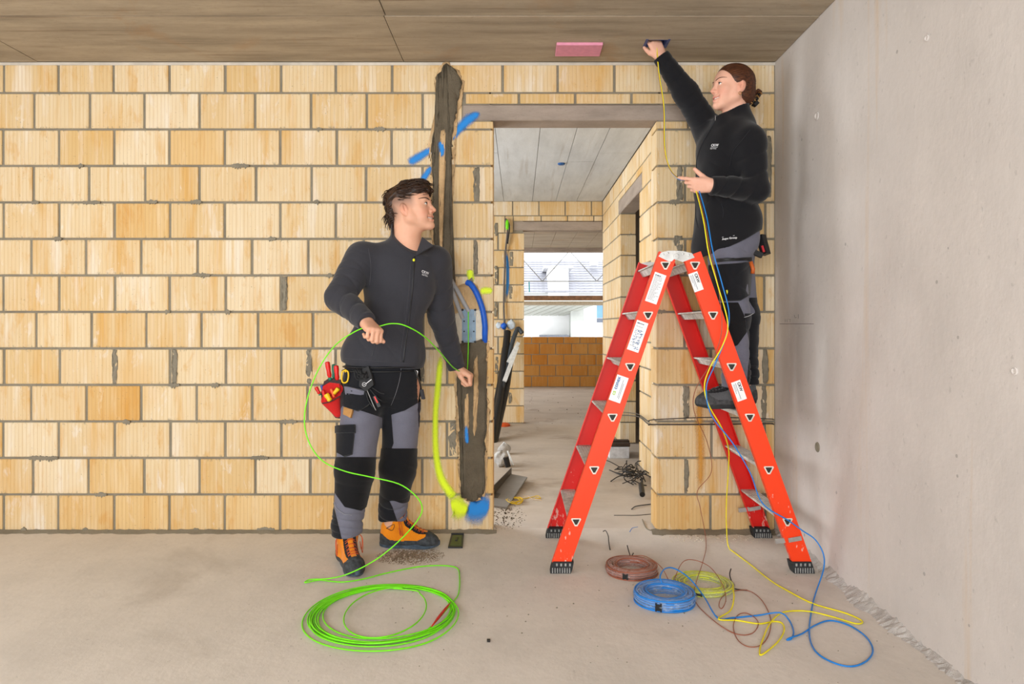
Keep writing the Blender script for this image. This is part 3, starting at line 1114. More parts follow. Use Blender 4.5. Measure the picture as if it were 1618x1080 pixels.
SW = .082
for s in 'LR':
    a3 = np.array([SX[s][0], 0, .035])
    b3 = np.array([SX[s][1] - (SX[s][1] - SX[s][0]) * .01, 0, ZT])
    a3[0] = sx_at(s, .035)
    d = nrm(b3 - a3)
    side = np.array([d[2], 0, -d[0]])
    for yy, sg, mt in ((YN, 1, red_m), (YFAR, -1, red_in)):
        mb = MB()
        mid = (a3 + b3) / 2
        hl_ = np.linalg.norm(b3 - a3) / 2
        off = np.array([0, yy, 0])
        mb.obox(mid + off + (0, sg * .002, 0), d, side, (0, 1, 0), hl_, SW / 2, .002)
        for q in (-1, 1):
            mb.obox(mid + off + side * q * (SW / 2 - .002) + np.array([0, sg * .016, 0]), d, side, (0, 1, 0), hl_, .0025, .014)
        mb.build('stile', mt, lad)
        # rubber foot
        f = empty('x') if False else None
        base = np.array([sx_at(s, .03), yy + sg * .016, 0])
        mb = MB()
        hw = SW / 2 + .006
        mb.prism([(-hw, 0), (hw, 0), (hw + .002, .02), (hw, .052), (-hw, .052), (-hw - .002, .02)], base + np.array([0, -.026, 0]), (1, 0, 0), (d[0] * .8, 0, 1), (0, .052, 0))
        fo = mb.build('foot', rub_m, lad)
        mb = MB()
        for k in range(8):
            u = -hw + .008 + k * (2 * hw - .016) / 7
            mb.box((base[0] + u - .0022 + d[0] * .008, base[1] - .0285, .003), (base[0] + u + .0022 + d[0] * .008, base[1] - .0255, .026))
        for k in range(4):
            u = -hw + .016 + k * .02
            mb.box((base[0] + u + d[0] * .03, base[1] - .028, .034), (base[0] + u + .008 + d[0] * .03, base[1] - .0255, .046))
        mb.build('tread_rib', rubg_m, fo)
    # treads
    for k, z in enumerate((1.407, 1.179, .944, .713, .473, .2355)):
        x = sx_at(s, z)
        wid = .078 if k else .066
        mb = MB()
        zt = z + .016
        mb.prism([(-wid / 2, zt), (wid / 2, zt), (wid / 2, zt - .006), (.022, zt - .007), (.004, zt - .034), (-.004, zt - .034), (-.022, zt - .007), (-wid / 2, zt - .006)], (x, YN + .003, 0), (1, 0, 0), (0, 0, 1), (0, YFAR - YN - .006, 0))
        for q in range(6):
            u = -wid / 2 + .006 + q * (wid - .012) / 5
            mb.box((x + u - .002, YN + .03, zt), (x + u + .002, YFAR - .03, zt + .0015))
        mb.build('tread', tread_m, lad)
        for yy, sg in ((YN, -1),):
            tri = [(-.020, .014), (.020, .014), (.023, .009), (.006, -.022), (-.006, -.022), (-.023, .009)]
            inn = [(-.0135, .009), (.0135, .009), (.0155, .006), (.004, -.0155), (-.004, -.0155), (-.0155, .006)]
            n = 6
            vv = [(x + u, yy - .003, z + w) for u, w in tri] + [(x + u, yy - .003, z + w) for u, w in inn] + [(x + u, yy, z + w) for u, w in tri] + [(x + u, yy - .0002, z + w) for u, w in inn]
            ff = []
            for q in range(n):
                q2 = (q + 1) % n
                ff += [(q, q2, n + q2, n + q), (q, 2 * n + q, 2 * n + q2, q2), (n + q, n + q2, 3 * n + q2, 3 * n + q)]
            e = MB().add(vv, ff).build('rung_end', simple('rung_white_rim', (226, 218, 208), .5) if 'rung_white_rim' not in MAT else MAT['rung_white_rim'], lad)
            MB().add([(x + u, yy - .0006, z + w) for u, w in inn], [tuple(range(n))]).build('hollow', hole_shade_m, e)  # flat dark face, no opening: shade inside the rung painted on
# hinge plates
def LP(px, py, y=YN):
    return P(px, py, y)


for yy, sg in ((YN - .001, -1), (YFAR + .001, 1)):
    for poly in ([(1040, 405), (1044, 399), (1056, 396), (1067, 396), (1069, 405), (1061, 413), (1056, 413)], [(1068, 396), (1080, 397), (1093, 400), (1097, 407), (1078, 414), (1070, 411), (1067, 405)]):
        pts = [LP(a, b) for a, b in poly]
        MB().prism([(p[0], p[2]) for p in pts], (0, yy, 0), (1, 0, 0), (0, 0, 1), (0, sg * .005, 0)).build('hinge_plate', alu_m, lad)
    c = LP(1068, 405)
    h = MB().lathe([(.016, 0), (.016, .003), (.013, .003), (.012, .0015), (.004, .0015), (.004, .005)], (c[0], yy + sg * .005, c[2]), 20, axis=(0, sg, 0)).build('hinge_pin', alu_m, lad, 30)
    for (a, b) in ((1048, 402), (1088, 403), (1079, 401), (1055, 400)):
        c = LP(a, b)
        MB().lathe([(.004, 0), (.004, .002), (.002, .003)], (c[0], yy + sg * .005, c[2]), 10, axis=(0, sg, 0)).build('rivet', alu_m, lad, 30)
# strap brackets near the right feet
for yy in (YN - .003, YFAR - .03):
    x = sx_at('R', .16)
    MB().obox((x + .005, yy - .002, .155), nrm((1, 0, .18)), (0, 1, 0), nrm((-.18, 0, 1)), .03, .002, .010).obox((x - .052, yy + .010, .146), nrm((1, 0, .12)), (0, 1, 0), nrm((-.12, 0, 1)), .028, .006, .011).build('strap_bracket', alu_m, lad)


def sticker(px, py, s, w, h, texts, lines):
    c = LP(px, py, YN)
    a, b = SX[s]
    d = nrm((b - a, 0, ZT))
    sd = np.array([d[2], 0, -d[0]])
    y = np.array([0, -.0012, 0])
    o = MB().obox(c + y * .6, d, sd, (0, 1, 0), h / 2, w / 2, .0005).build('sticker', stick_m, lad)
    if s == 'L':
        rt, up = d, -sd
    else:
        rt, up = -d, sd
    for (body, size, u, v, mt) in texts:
        vv, ff = text_geo(body, size, c + rt * u + up * v + np.array([0, -.0016, 0]), rt, up, bold=.0006)
        MB().add(vv, ff).build('lettering', mt, o, fix=False)
    mb = MB()
    for (u0, u1, v, t) in lines:
        mb.obox(c + rt * (u0 + u1) / 2 + up * v + np.array([0, -.0015, 0]), rt, up, (0, 1, 0), (u1 - u0) / 2, t / 2, .0002)
    mb.build('print', ink_m, o)


rg = random.Random(8)
# small print of the safety stickers runs across the stile
def small_print(n, h, w, cols=1):
    out = []
    return out


def sticker_cross(px, py, w, h, rows, icons):
    c = LP(px, py, YN)
    a, b = SX['L']
    d = nrm((b - a, 0, ZT))
    sd = np.array([d[2], 0, -d[0]])
    o = MB().obox(c + np.array([0, -.0007, 0]), d, sd, (0, 1, 0), h / 2, w / 2, .0005).build('sticker', stick_m, lad)
    mb, mi = MB(), MB()
    for k in range(rows):
        v = h / 2 - .012 - k * (h - .02) / rows
        t = .0045 if k == 0 else .0013
        ln = w * (rg.uniform(.45, .8) if k else .6)
        u0 = -w / 2 + .006
        while u0 < -w / 2 + ln:
            l2 = rg.uniform(.004, .012)
            mb.obox(c + sd * (u0 + l2 / 2) + d * v + np.array([0, -.0015, 0]), sd, d, (0, 1, 0), l2 / 2, t / 2, .0002)
            u0 += l2 + .002
    for k in range(icons):
        u, v = rg.uniform(-w / 2 + .01, w / 2 - .01), rg.uniform(-h / 2 + .01, h * .2)
        mi.obox(c + sd * u + d * v + np.array([0, -.0016, 0]), nrm(sd + d * rg.uniform(-1, 1)), nrm(d - sd * rg.uniform(-1, 1)), (0, 1, 0), rg.uniform(.002, .005), .0012, .0002)
    mb.build('print', ink_m, o)
    if icons: mi.build('pictograms', ink_b, o)


sticker_cross(1036, 455, .055, .140, 22, 0)
sticker_cross(1007.5, 531, .055, .142, 8, 46)
sticker(977.5, 614, 'L', .055, .122, [('cs', .024, -.034, .008, ink_g), ('conex', .024, -.006, .008, ink_b)], [(-.04, .045, -.008, .0016), (-.045, .03, -.014, .0016)])
sticker(1099.5, 445, 'R', .044, .088, [('CKW', .018, -.036, .005, ink_k)], [(-.036, .036, -.004, .0018), (-.034, .02, -.010, .0012), (-.036, .0, -.015, .0012)])
sticker(1167.5, 617, 'R', .044, .092, [('CKW', .018, -.038, .005, ink_k)], [(-.038, .038, -.004, .0018), (-.034, .0, -.010, .0012), (-.036, .01, -.015, .0012)])

# ================================================================== wires and rolls
def wire_mat(name, rgb, rough=.4):
    return simple(name, rgb, rough, var=.08, scale=20)


green_m = wire_mat('wire_neon_green', (120, 232, 20))
blue_m = wire_mat('wire_blue', (20, 128, 214))
yel_m = wire_mat('wire_yellow', (236, 222, 20))
brn_m = wire_mat('wire_brown', (150, 84, 60))


def film_mat(name, rgb):
    t = NT(name)
    t.base(srgb(*rgb))
    nz = t.noise(t.coord('Object'), 60, 4)
    t.set(Roughness=.12, Specular_IOR_Level=.8, Alpha=t.math('ADD', t.math('MULTIPLY', t.step(nz, .5, .7), .28), .20))
    t.bump(nz, .6, .01)
    return t.m


def z2(px, py):                     # zoom coordinates of the floor-wire crop
    return 920 + px / 3.371, 830 + py / 3.371


def floor_path(pts, z=.004, lift=None):
    out = []
    for i, q in enumerate(pts):
        zz = z
        if len(q) == 3: zz = q[2]
        out.append(FL(*z2(q[0], q[1]), zz))
    return out


def roll(name, label, cpx, cpy, rad, h, wm, film, layers, seed):
    c = FL(cpx, cpy)
    root = empty(name, (c[0], c[1], 0))
    rg = random.Random(seed)
    mb = MB()
    rr = rad * .80
    wr = .0036
    n = 44
    for L in range(layers[1]):
        for k in range(layers[0]):
            r = rad * .62 + (rad * .34) * k / max(1, layers[0] - 1)
            z = wr + L * (h - 2 * wr) / max(1, layers[1] - 1)
            ox, oy = rg.uniform(-.003, .003), rg.uniform(-.003, .003)
            p0 = rg.uniform(0, 6.28)
            pts = [(c[0] + ox + (r + .0018 * math.sin(3 * a + p0)) * math.cos(a), c[1] + oy + (r + .0018 * math.sin(3 * a + p0)) * math.sin(a), z + .0012 * math.sin(2 * a + p0)) for a in [2 * math.pi * q / n for q in range(n + 1)]]
            mb.tube(pts, wr, 6, caps=False)
    mb.build('coil', wm, root, True, fix=False)
    # shrink film, torn open in the middle
    prof = []
    for k in range(13):
        a = math.pi * 2 * k / 12
        prof.append((rad * .79 + rad * .24 * math.cos(a), h / 2 + (h / 2 + .003) * math.sin(a)))
    vv, ff = [], []
    n2 = 40
    for i in range(n2):
        a = 2 * math.pi * i / n2
        for (r, z) in prof[:-1]:
            k = 1 + .02 * math.sin(7 * a + z * 100) + rg.uniform(-.008, .008)
            vv.append((c[0] + r * k * math.cos(a), c[1] + r * k * math.sin(a), max(.0008, z + rg.uniform(-.001, .001))))
    m = 12
    for i in range(n2):
        for q in range(m):
            ff.append((i * m + q, ((i + 1) % n2) * m + q, ((i + 1) % n2) * m + (q + 1) % m, i * m + (q + 1) % m))
    # sagging disc across the middle
    b0 = len(vv)
    for i in range(n2):
        a = 2 * math.pi * i / n2
        vv.append((c[0] + rad * .56 * math.cos(a), c[1] + rad * .56 * math.sin(a), h * .55))
        vv.append((c[0] + rad * .2 * math.cos(a), c[1] + rad * .2 * math.sin(a), h * .30 + rg.uniform(-.003, .003)))
    for i in range(n2):
        j = (i + 1) % n2
        ff.append((b0 + 2 * i, b0 + 2 * j, b0 + 2 * j + 1, b0 + 2 * i + 1))
    MB().add(vv, ff).build('film', film, root, True, fix=False)
    a = R(-118)
    lab = MB()
    for q in range(4):
        a0, a1 = a + q * .05, a + (q + 1) * .05
        r = rad * 1.045
        zz = (.006, h * .85) if q in (0, 3) else (.009, h * .75)
        lab.add([(c[0] + r * math.cos(t_), c[1] + r * math.sin(t_), z_) for t_ in (a0, a1) for z_ in zz] + [(c[0] + (r - .002) * math.cos(t_), c[1] + (r - .002) * math.sin(t_), z_) for t_ in (a0, a1) for z_ in zz], [(0, 2, 3, 1), (4, 5, 7, 6), (0, 1, 5, 4), (2, 6, 7, 3), (0, 4, 6, 2), (1, 3, 7, 5)])
    lab.build('clip_label', black_pl, root)
    for q, (a_, w_) in enumerate(((R(70), .3), (R(200), .25))):
        pts = [(c[0] + rad * .55 * math.cos(a_ + w_ * t_), c[1] + rad * .55 * math.sin(a_ + w_ * t_), h * .62) for t_ in np.linspace(-1, 1, 6)]
        MB().tube(pts, .006, 6, flat=.5).build('core_tab', wm, root, True)
    tag(root, label, 'wire roll', 'rolls of wire on the floor')
    return root, c


brown, _ = roll('wire_roll', 'brown wire roll in shrink film, leftmost of the three rolls', 998, 903, .119, .038, brn_m, film_mat('film_brownish', (224, 200, 196)), (5, 4), 1)
blue, _ = roll('wire_roll', 'bright blue wire roll in clear film, nearest of the three rolls', 1050, 949, .126, .046, blue_m, film_mat('film_bluish', (190, 215, 240)), (5, 5), 2)
yelr, _ = roll('wire_roll', 'flat yellow-green wire roll half used up, behind the blue roll', 1111, 926, .132, .022, simple('wire_yellowgreen', (206, 214, 60), .4, var=.08, scale=20), film_mat('film_greenish', (232, 238, 212)), (4, 2), 3)
WR = .0029
# hand of the woman where the wires are held, ceiling box
HH = P(1098, 291, 3.265)
CB = np.array([.700, 3.49, CEIL + .03])


def above(pts, r=.003):
    return [np.array([q[0], q[1], max(q[2], r)]) for q in pts]


def up_path(pts):
    return [P(a, b, y) for a, b, y in pts]


pb = floor_path([(265, 160, .036), (340, 165, .05), (420, 220, .05), (470, 310, .012), (480, 310, .012), (530, 200, .05), (590, 182, .06), (680, 220, .05), (745, 310, .03), (765, 390, .012), (745, 440, .006), (728, 425, .006), (745, 380, .012), (800, 350), (880, 345), (950, 390), (1000, 480), (1000, 560), (960, 630), (890, 645), (830, 610), (805, 540), (825, 480), (870, 465), (920, 490), (938, 525), (910, 570), (850, 582), (780, 560), (700, 505), (620, 430), (595, 370, .02), (610, 290, .03), (640, 200, .02), (660, 110)])
pb += up_path([(1113, 836, 3.66), (1106, 800, 3.68), (1102, 775, 3.69), (1124, 745, 3.60), (1118, 700, 3.5), (1097, 650, 3.2), (1099, 615, 3.09), (1122, 575, 3.07), (1140, 525, 3.07), (1136, 460, 3.07), (1124, 405, 3.07), (1113, 345, 3.14)]) + [HH]
tp = up_path([(1086, 284, 3.30), (1070, 281, 3.34), (1057, 264, 3.39), (1050, 230, 3.42), (1049, 170, 3.45), (1041, 115, 3.47)])
MB().tube(above(spline(pb + [q + np.array([-.003, -.003, .004]) for q in tp] + [CB], 6)), WR * .6, 6).build('wire', brn_m, brown, True, fix=False)
pl = floor_path([(425, 310, .046), (415, 270, .07), (440, 230, .08), (490, 228, .07), (570, 280, .05), (650, 380, .02), (720, 490), (800, 490), (930, 478), (1050, 463, .02), (1100, 500), (1125, 560), (1115, 600), (1090, 608), (1105, 598, .008), (1170, 575), (1240, 530), (1320, 505), (1420, 530), (1510, 590), (1548, 660), (1520, 715), (1450, 747), (1370, 740), (1280, 700), (1230, 650), (1210, 580), (1215, 490), (1240, 370)])
pl += up_path([(1301, 900, 2.98), (1301, 875, 3.03), (1288, 852, 3.06), (1268, 838, 3.08), (1246, 822, 3.085), (1205, 795, 3.09), (1186, 748, 3.09), (1158, 700, 3.09), (1124, 655, 3.08), (1116, 612, 3.07), (1130, 575, 3.07), (1146, 535, 3.07), (1152, 495, 3.07), (1140, 445, 3.07), (1126, 395, 3.07), (1116, 340, 3.13)]) + [HH + np.array([.006, -.003, 0])]
MB().tube(above(spline(pl + [q + np.array([.003, .002, -.002]) for q in tp] + [CB], 6)), WR, 6).build('wire', blue_m, blue, True, fix=False)
py_ = floor_path([(800, 320, .02), (808, 380, .02), (790, 450), (725, 497, .008), (830, 505), (940, 522), (1020, 510), (1065, 520), (1075, 560), (1040, 620), (960, 685), (945, 670), (960, 610), (1000, 520, .008), (1060, 465, .01), (1140, 453), (1230, 460, .008), (1350, 490), (1450, 520), (1490, 518), (1480, 500), (1400, 465), (1230, 415), (1100, 350), (1000, 290), (880, 195), (785, 125)])
py_ += up_path([(1148, 832, 3.42), (1148, 790, 3.37), (1151, 740, 3.28), (1151, 708, 3.2), (1140, 675, 3.1), (1120, 640, 3.08), (1113, 610, 3.07), (1122, 580, 3.065), (1142, 545, 3.065), (1150, 510, 3.065), (1134, 450, 3.065), (1120, 400, 3.065), (1111, 345, 3.12)]) + [HH + np.array([-.006, -.003, 0])]
MB().tube(above(spline(py_ + [q + np.array([0, -.004, .001]) for q in tp] + [CB], 6)), WR, 6).build('wire', yel_m, yelr, True, fix=False)

# green pulling wire: coil on the floor, over both hands of the man, up into the wall box
gw = empty('pulling_wire', (-.52, 2.70, 0))
tag(gw, 'neon green pulling wire coiled on the floor and held by the man', 'wire')
MH1 = P(599, 515, 3.035)      # right hand of the man
MH2 = P(737, 594, 3.56)       # left hand of the man
rg = random.Random(4)
pts = []
loops = [(0, 0, .285), (.01, .01, .262), (-.005, -.02, .272), (.02, .0, .245), (.0, .015, .255), (.03, .02, .236), (.005, -.01, .266), (-.02, .03, .275), (.0, -.045, .290), (.015, .0, .250), (-.01, .01, .262)]
cx, cy = FL(606, 969)[:2]
ZC = .003
for k, (ox, oy, r) in enumerate(loops):
    for q in range(16):
        a = 2 * math.pi * (q / 16) + R(-20)
        nx = loops[(k + 1) % len(loops)] if k + 1 < len(loops) else loops[k]
        f = q / 16
        rr = r * (1 - f) + nx[2] * f
        pts.append(np.array([cx + ox * (1 - f) + nx[0] * f + rr * 1.03 * math.cos(a), cy + oy * (1 - f) + nx[1] * f + rr * 1.02 * math.sin(a), ZC + .003 * (k % 3) + .002 * math.sin(3 * a + k)]))
inner = [FL(a, b, .006) for a, b in ((690, 960), (672, 945), (655, 934), (628, 926))]
small = []
for q in range(22):
    a = R(80) + 2 * math.pi * q / 20
    small.append(np.array([FL(610, 968)[0] + .155 * math.cos(a), FL(610, 968)[1] + .235 * math.sin(a), .010]))
tail = [FL(a, b, z) for a, b, z in ((716, 950, .006), (725, 935, .005), (726, 910, .004), (722, 897, .004), (700, 893, .004), (660, 895, .004), (610, 905, .004), (575, 914, .004), (540, 919, .004), (505, 916, .005), (482, 920, .006), (490, 915, .008), (515, 914, .02))]
lift = [P(a, b, y) for a, b, y in ((545, 908, 2.99), (580, 892, 2.975), (610, 872, 2.97), (640, 845, 2.96), (662, 818, 2.95), (667, 800, 2.945), (656, 782, 2.94), (630, 764, 2.94), (585, 753, 2.94), (545, 744, 2.94), (510, 728, 2.94), (489, 700, 2.94), (481, 665, 2.945), (487, 625, 2.95), (505, 580, 2.96), (530, 545, 2.98), (560, 524, 3.0), (582, 516, 3.02))]
hand = [MH1, P(618, 511, 3.03), P(640, 514, 3.03), P(670, 531, 3.08), P(695, 556, 3.22), P(716, 580, 3.42), MH2 + np.array([-.018, -.005, .018]), MH2 + np.array([0, .01, .0])]
box_ = [P(739, 575, 3.66), P(740, 545, 3.70), P(740, 515, 3.715), P(740, 492, 3.72)]
GP = spline(small[:20] + pts[6:] + tail + lift + hand, 5)[:-1] + spline([MH2 + np.array([0, .01, 0])] + box_, 6)
MB().tube(above(GP, .0028), .0028, 6).build('line', green_m, gw, True, fix=False)
tipa, tipb = FL(682, 989, .014), FL(712, 951, .014)
MB().tube([tipa + (tipb - tipa) * t_ for t_ in (0, .15, .3, .5, .7, .85, 1)], [.002, .0035, .0055, .0055, .005, .0035, .0015], 8).build('tip', simple('red_tip', (196, 26, 26), .4), gw, True)

# ================================================================== electrics on wall and ceiling
bx = empty('junction_box', (W(741), D, WZ(541)))
tag(bx, 'blue-grey junction box set in the mortar of the brick wall', 'box')
box_m = simple('box_bluegrey', (132, 156, 178), .5, var=.08, scale=30)
x0, x1, z0, z1 = W(730.5), W(752), WZ(540.5), WZ(488.5)
yf = D - .016
mb = MB()
mb.box((x0, D - .0085, z0), (x1, D - .004, z1))
for (a, b, c, d) in ((x0, x0 + .004, z0, z1), (x1 - .004, x1, z0, z1), (x0, x1, z0, z0 + .004), (x0, x1, z1 - .004, z1)):
    mb.box((a, yf, c), (b, D + .002, d))
mb.build('body', box_m, bx)
for u in (.35, .62, .70):
    xx = x0 + (x1 - x0) * u
    MB().box((xx - .0012, D - .012, z0 + .004), (xx + .0012, D - .006, z1 - .004)).build('rail', box_m, bx)
for a in (x0 + .003, x1 - .003):
    for b in (z0 + .003, z1 - .003):
        MB().lathe([(.0065, 0), (.0065, .002), (.004, .003)], (a, yf, b), 10, axis=(0, -1, 0)).build('screw', black_pl, bx, 30)
    for b in (.33, .64):
        zz = z0 + (z1 - z0) * b
        MB().lathe([(.004, 0), (.004, .006), (.002, .008)], (a + (.008 if a < (x0 + x1) / 2 else -.008), D - .0085, zz), 8, axis=(0, -1, 0)).build('lug', black_pl, bx, 30)
cond_m = simple('conduit_grey', (168, 168, 170), .5, var=.06, scale=20)
cblu_m = simple('conduit_blue', (24, 92, 200), .45, var=.1, scale=20)
o = MB().tube(spline([P(703, 434, D + .015), P(709, 446, D - .008), P(716, 462, D - .014), P(724, 484, D - .014), P(731, 503, D - .010)], 6), .0115, 12).build('conduit', cond_m, None, 50)
tag(o, 'left grey conduit running from the filled channel to the junction box', 'conduit', 'grey conduits')
o = MB().tube(spline([P(709, 432, D + .015), P(715, 446, D - .010), P(724, 461, D - .016), P(733, 478, D - .016), P(741, 492, D - .008)], 6), .0115, 12).build('conduit', cond_m, None, 50)
tag(o, 'right grey conduit running from the filled channel to the junction box', 'conduit', 'grey conduits')
pts = spline([P(738, 446, D + .004), P(744, 449, D - .012), P(753, 463, D - .022), P(762, 487, D - .024), P(766, 512, D - .022), P(766, 528, D - .012), P(766, 545, D + .014)], 14)
o = MB().tube(pts, [.0165 if i % 2 else .0152 for i in range(len(pts))], 12).build('blue_conduit', cblu_m, None, 50)
tag(o, 'curved blue corrugated conduit beside the junction box', 'conduit')

cb = empty('ceiling_box', (.702, 3.49, CEIL))
tag(cb, 'blue socket in the concrete ceiling where the woman reaches in', 'box')
cbm = simple('ceiling_box_blue', (70, 84, 130), .5, var=.2, scale=40)
a, b, c, d = HOLE
mb = MB()
t_ = .003
for lo, hi in (((a, c, CEIL - .002), (a + t_, d, CEIL + .09)), ((b - t_, c, CEIL - .002), (b, d, CEIL + .09)), ((a, c, CEIL - .002), (b, c + t_, CEIL + .09)), ((a, d - t_, CEIL - .002), (b, d, CEIL + .09)), ((a, c, CEIL + .087), (b, d, CEIL + .09))):
    mb.box(lo, hi)
mb.build('shell', cbm, cb)
for lo, hi in (((a - .012, c - .008, CEIL - .003), (a, d + .008, CEIL)), ((b, c - .008, CEIL - .003), (b + .012, d + .008, CEIL))):
    MB().box(lo, hi).build('flange', cbm, cb)
pink = simple('pink_foam', (226, 150, 174), .8, var=.05, scale=40, bump=.2)
o = MB().bevbox((.192, 3.475, CEIL - .016), (.428, 3.622, CEIL - .001), .002).build('foam_panel', pink)
tag(o, 'pink foam panel stuck flat under the concrete ceiling', 'panel')
q = P(887, 258, 6.06)
o = MB().lathe([(.032, 0), (.032, -.010), (.026, -.014), (.01, -.016)], (q[0], 6.06, CEIL - .001), 16).build('blue_cover', simple('cap_blue', (40, 90, 150), .5), None, 40)
tag(o, 'small dark blue cover disc on the corridor ceiling', 'cover')

# ================================================================== small things on the floor of the room
o = empty('floor_bracket', tuple(FL(720, 857)))
tag(o, 'small black and olive plastic plate on the floor by the wall', 'plate')
pa, pb_, pc, pd = FL(713, 846), FL(733, 846), FL(731, 866), FL(708, 866)
MB().prism([(p[0], p[1]) for p in (pa, pb_, pc, pd)], (0, 0, .001), (1, 0, 0), (0, 1, 0), (0, 0, .008)).build('plate', black_pl, o)
oliv = simple('olive_plastic', (86, 96, 52), .6)
ctr = (pa + pb_ + pc + pd) / 4
MB().prism([((p[0] - ctr[0]) * .72 + ctr[0], (p[1] - ctr[1]) * .8 + ctr[1]) for p in (pa, pb_, pc, pd)], (0, 0, .008), (1, 0, 0), (0, 1, 0), (0, 0, .003)).build('insert', oliv, o)
MB().bar((ctr[0], ctr[1] + .03, .013), (ctr[0], ctr[1] - .02, .013), .012, .006).bar((pa[0], pa[1], .012), (pb_[0], pb_[1], .012), .008, .006).build('latch', black_pl, o)
# mortar crumbs
def crumbs(name, n, spot, rads, seed, mat, label, size=(.002, .007)):
    rg = random.Random(seed)
    mb = MB()
    c = FL(*spot)
    for k in range(n):
        a, r = rg.uniform(0, 6.28), math.sqrt(rg.random())
        s = rg.uniform(*size) * (1.5 - r)
        x, y = c[0] + rads[0] * r * math.cos(a), c[1] + rads[1] * r * math.sin(a)
        mb.blob((x, y, s * .4), (s, s * rg.uniform(.7, 1.2), s * .7), seed=k, amp=.4, nu=6, nv=4)
    o = mb.build(name, mat, None, True, fix=False)
    tag(o, label, 'rubble', None, 'stuff')


crumbs('mortar_crumbs', 1300, (648, 878), (.17, .13), 1, make_concrete('crumb_mortar', (136, 118, 98), .2, stretch=(6, 6, 6)), 'heap of grey mortar crumbs by the right boot of the man', (.0014, .0042))
crumbs('wall_foot_crumbs', 260, (1120, 850), (.34, .10), 2, plaster_m, 'pale crumbs scattered at the foot of the right brick pier', (.001, .004))
crumbs('door_crumbs', 200, (800, 815), (.12, .28), 3, fresh_m, 'dark crumbs scattered in the doorway', (.0015, .005))
crumbs('far_crumbs', 90, (900, 640), (1.1, 2.3), 5, mortar_m, 'specks of rubble scattered over the corridor floor', (.003, .008))
crumbs('room_crumbs', 150, (900, 960), (1.7, .7), 4, mortar_m, 'tiny specks of mortar scattered over the room floor', (.001, .0028))
# cable ties
tie = simple('black_tie', (38, 36, 36), .5)


def bit(name, pts, label, cat, mat=tie, r=.0026, group=None):
    o = MB().tube(spline([FL(*q) for q in pts], 5), r, 6).build(name, mat, None, True)
    return tag(o, label, cat, group)


bit('cable_tie', [(953, 839, .02), (957, 838, .03), (961, 846, .02), (962, 856, .008), (964, 868, .003)], 'thin bent cable tie standing behind the brown wire roll', 'cable tie')
bit('cable_tie', [(991, 861, .045), (994, 872, .02), (997, 879, .012), (1001, 873, .03)], 'forked black cable tie at the brown wire roll', 'cable tie')
bit('cable_tie', [(1155, 898, .05), (1153, 907, .035), (1156, 918, .012), (1160, 924, .006), (1157, 928, .004), (1168, 931, .003), (1181, 932, .003)], 'black twisted cable tie at the yellow-green roll', 'cable tie')
bit('wire_scrap', [(995, 840), (999, 834), (1008, 832)], 'short blue wire scrap on the floor by the doorway', 'scrap', blue_m, .002)
bit('wire_scrap', [(970, 814), (988, 814), (1004, 814), (1030, 812)], 'straight black wire scrap lying across the doorway', 'scrap', tie, .003)
bit('wire_scrap', [(998, 804, .004), (1003, 800, .006), (1012, 798, .006), (1028, 796, .004)], 'curved black wire scrap near the right door jamb', 'scrap', tie, .003)
bit('wire_scrap', [(1015, 820, .006), (1019, 830, .003), (1027, 837, .003), (1060, 840, .003), (1080, 838, .003)], 'grey wire scrap lying round the foot of the right pier', 'scrap', mortar_m, .003)
o = MB().bevbox(tuple(FL(772, 1013) - np.array([.006, .006, 0])), tuple(FL(772, 1013) + np.array([.006, .006, .008])), .001).build('screw_nut', simple('dark_steel', (60, 58, 56), .4, .6))
tag(o, 'tiny dark metal nut lying alone on the floor', 'nut')
# two dark wires stretched along the pier
for k, (za, zb, r, lb) in enumerate(((.604, .616, .0028, 'upper of two dark wires strung along the right pier'), (.587, .590, .0038, 'lower and thicker of two dark wires strung along the right pier'))):
    o = MB().tube(spline([(XC - .01 - .01 * k, 6.60, .300 - .03 * k), (XC - .02, 5.5, .42 - .02 * k), (RW - .012, D + .17, za - .02), (RW - .014, D - .012, zb), (RW + .3, D - .008, zb + .012 * (1 - k)), (XR - .05, D - .007, zb + .004), (XR - .01, D - .006, zb)], 6), r, 8).build('strung_wire', simple('strung_wire_grey', (66, 62, 60), .5) if k == 0 else MAT['strung_wire_grey'], None, True)
    tag(o, lb, 'wire')

# ================================================================== things in the corridor
bl = simple('black_conduit', (22, 22, 24), .5, var=.2, scale=30)
for k, (pts, r, lb) in enumerate((
        ([(776, 712, 6.55), (784, 660, 6.9), (793, 610, 7.3), (798, 560, 7.6), (802, 524, 7.78)], .040, 'thickest black conduit leaning at the end pier'),
        ([(780, 705, 6.60), (790, 660, 6.95), (800, 615, 7.3), (806, 575, 7.55), (811, 552, 7.7)], .034, 'black conduit next to the white trunking at the end pier'),
        ([(774, 690, 6.75), (783, 640, 7.1), (792, 590, 7.5), (797, 550, 7.7)], .030, 'leftmost black conduit at the end pier'),
        ([(790, 630, 7.15), (800, 585, 7.45), (807, 550, 7.65), (815, 525, 7.75), (819, 519, 7.78), (825, 526, 7.76)], .026, 'grey-black hooked conduit bent over at its top'))):
    o = MB().tube(spline([P(*q) for q in pts], 5), r, 10).build('black_conduit', bl if k < 3 else simple('conduit_slate', (58, 64, 70), .6), None, 50)
    tag(o, lb, 'conduit', 'conduits leaning at the end pier')
wt = simple('white_trunking', (214, 216, 216), .4)
o = MB().bar(P(797, 602, 7.28), P(817, 548, 7.52), .045, .02, up=(0, 1, 0)).build('trunking', wt)
tag(o, 'long white trunking strip tied to the black conduits', 'trunking', 'white trunking strips')
o = MB().bar(P(803, 572, 7.42), P(819, 541, 7.56), .04, .02, up=(0, 1, 0)).build('trunking', wt)
tag(o, 'short white trunking strip above the long one', 'trunking', 'white trunking strips')
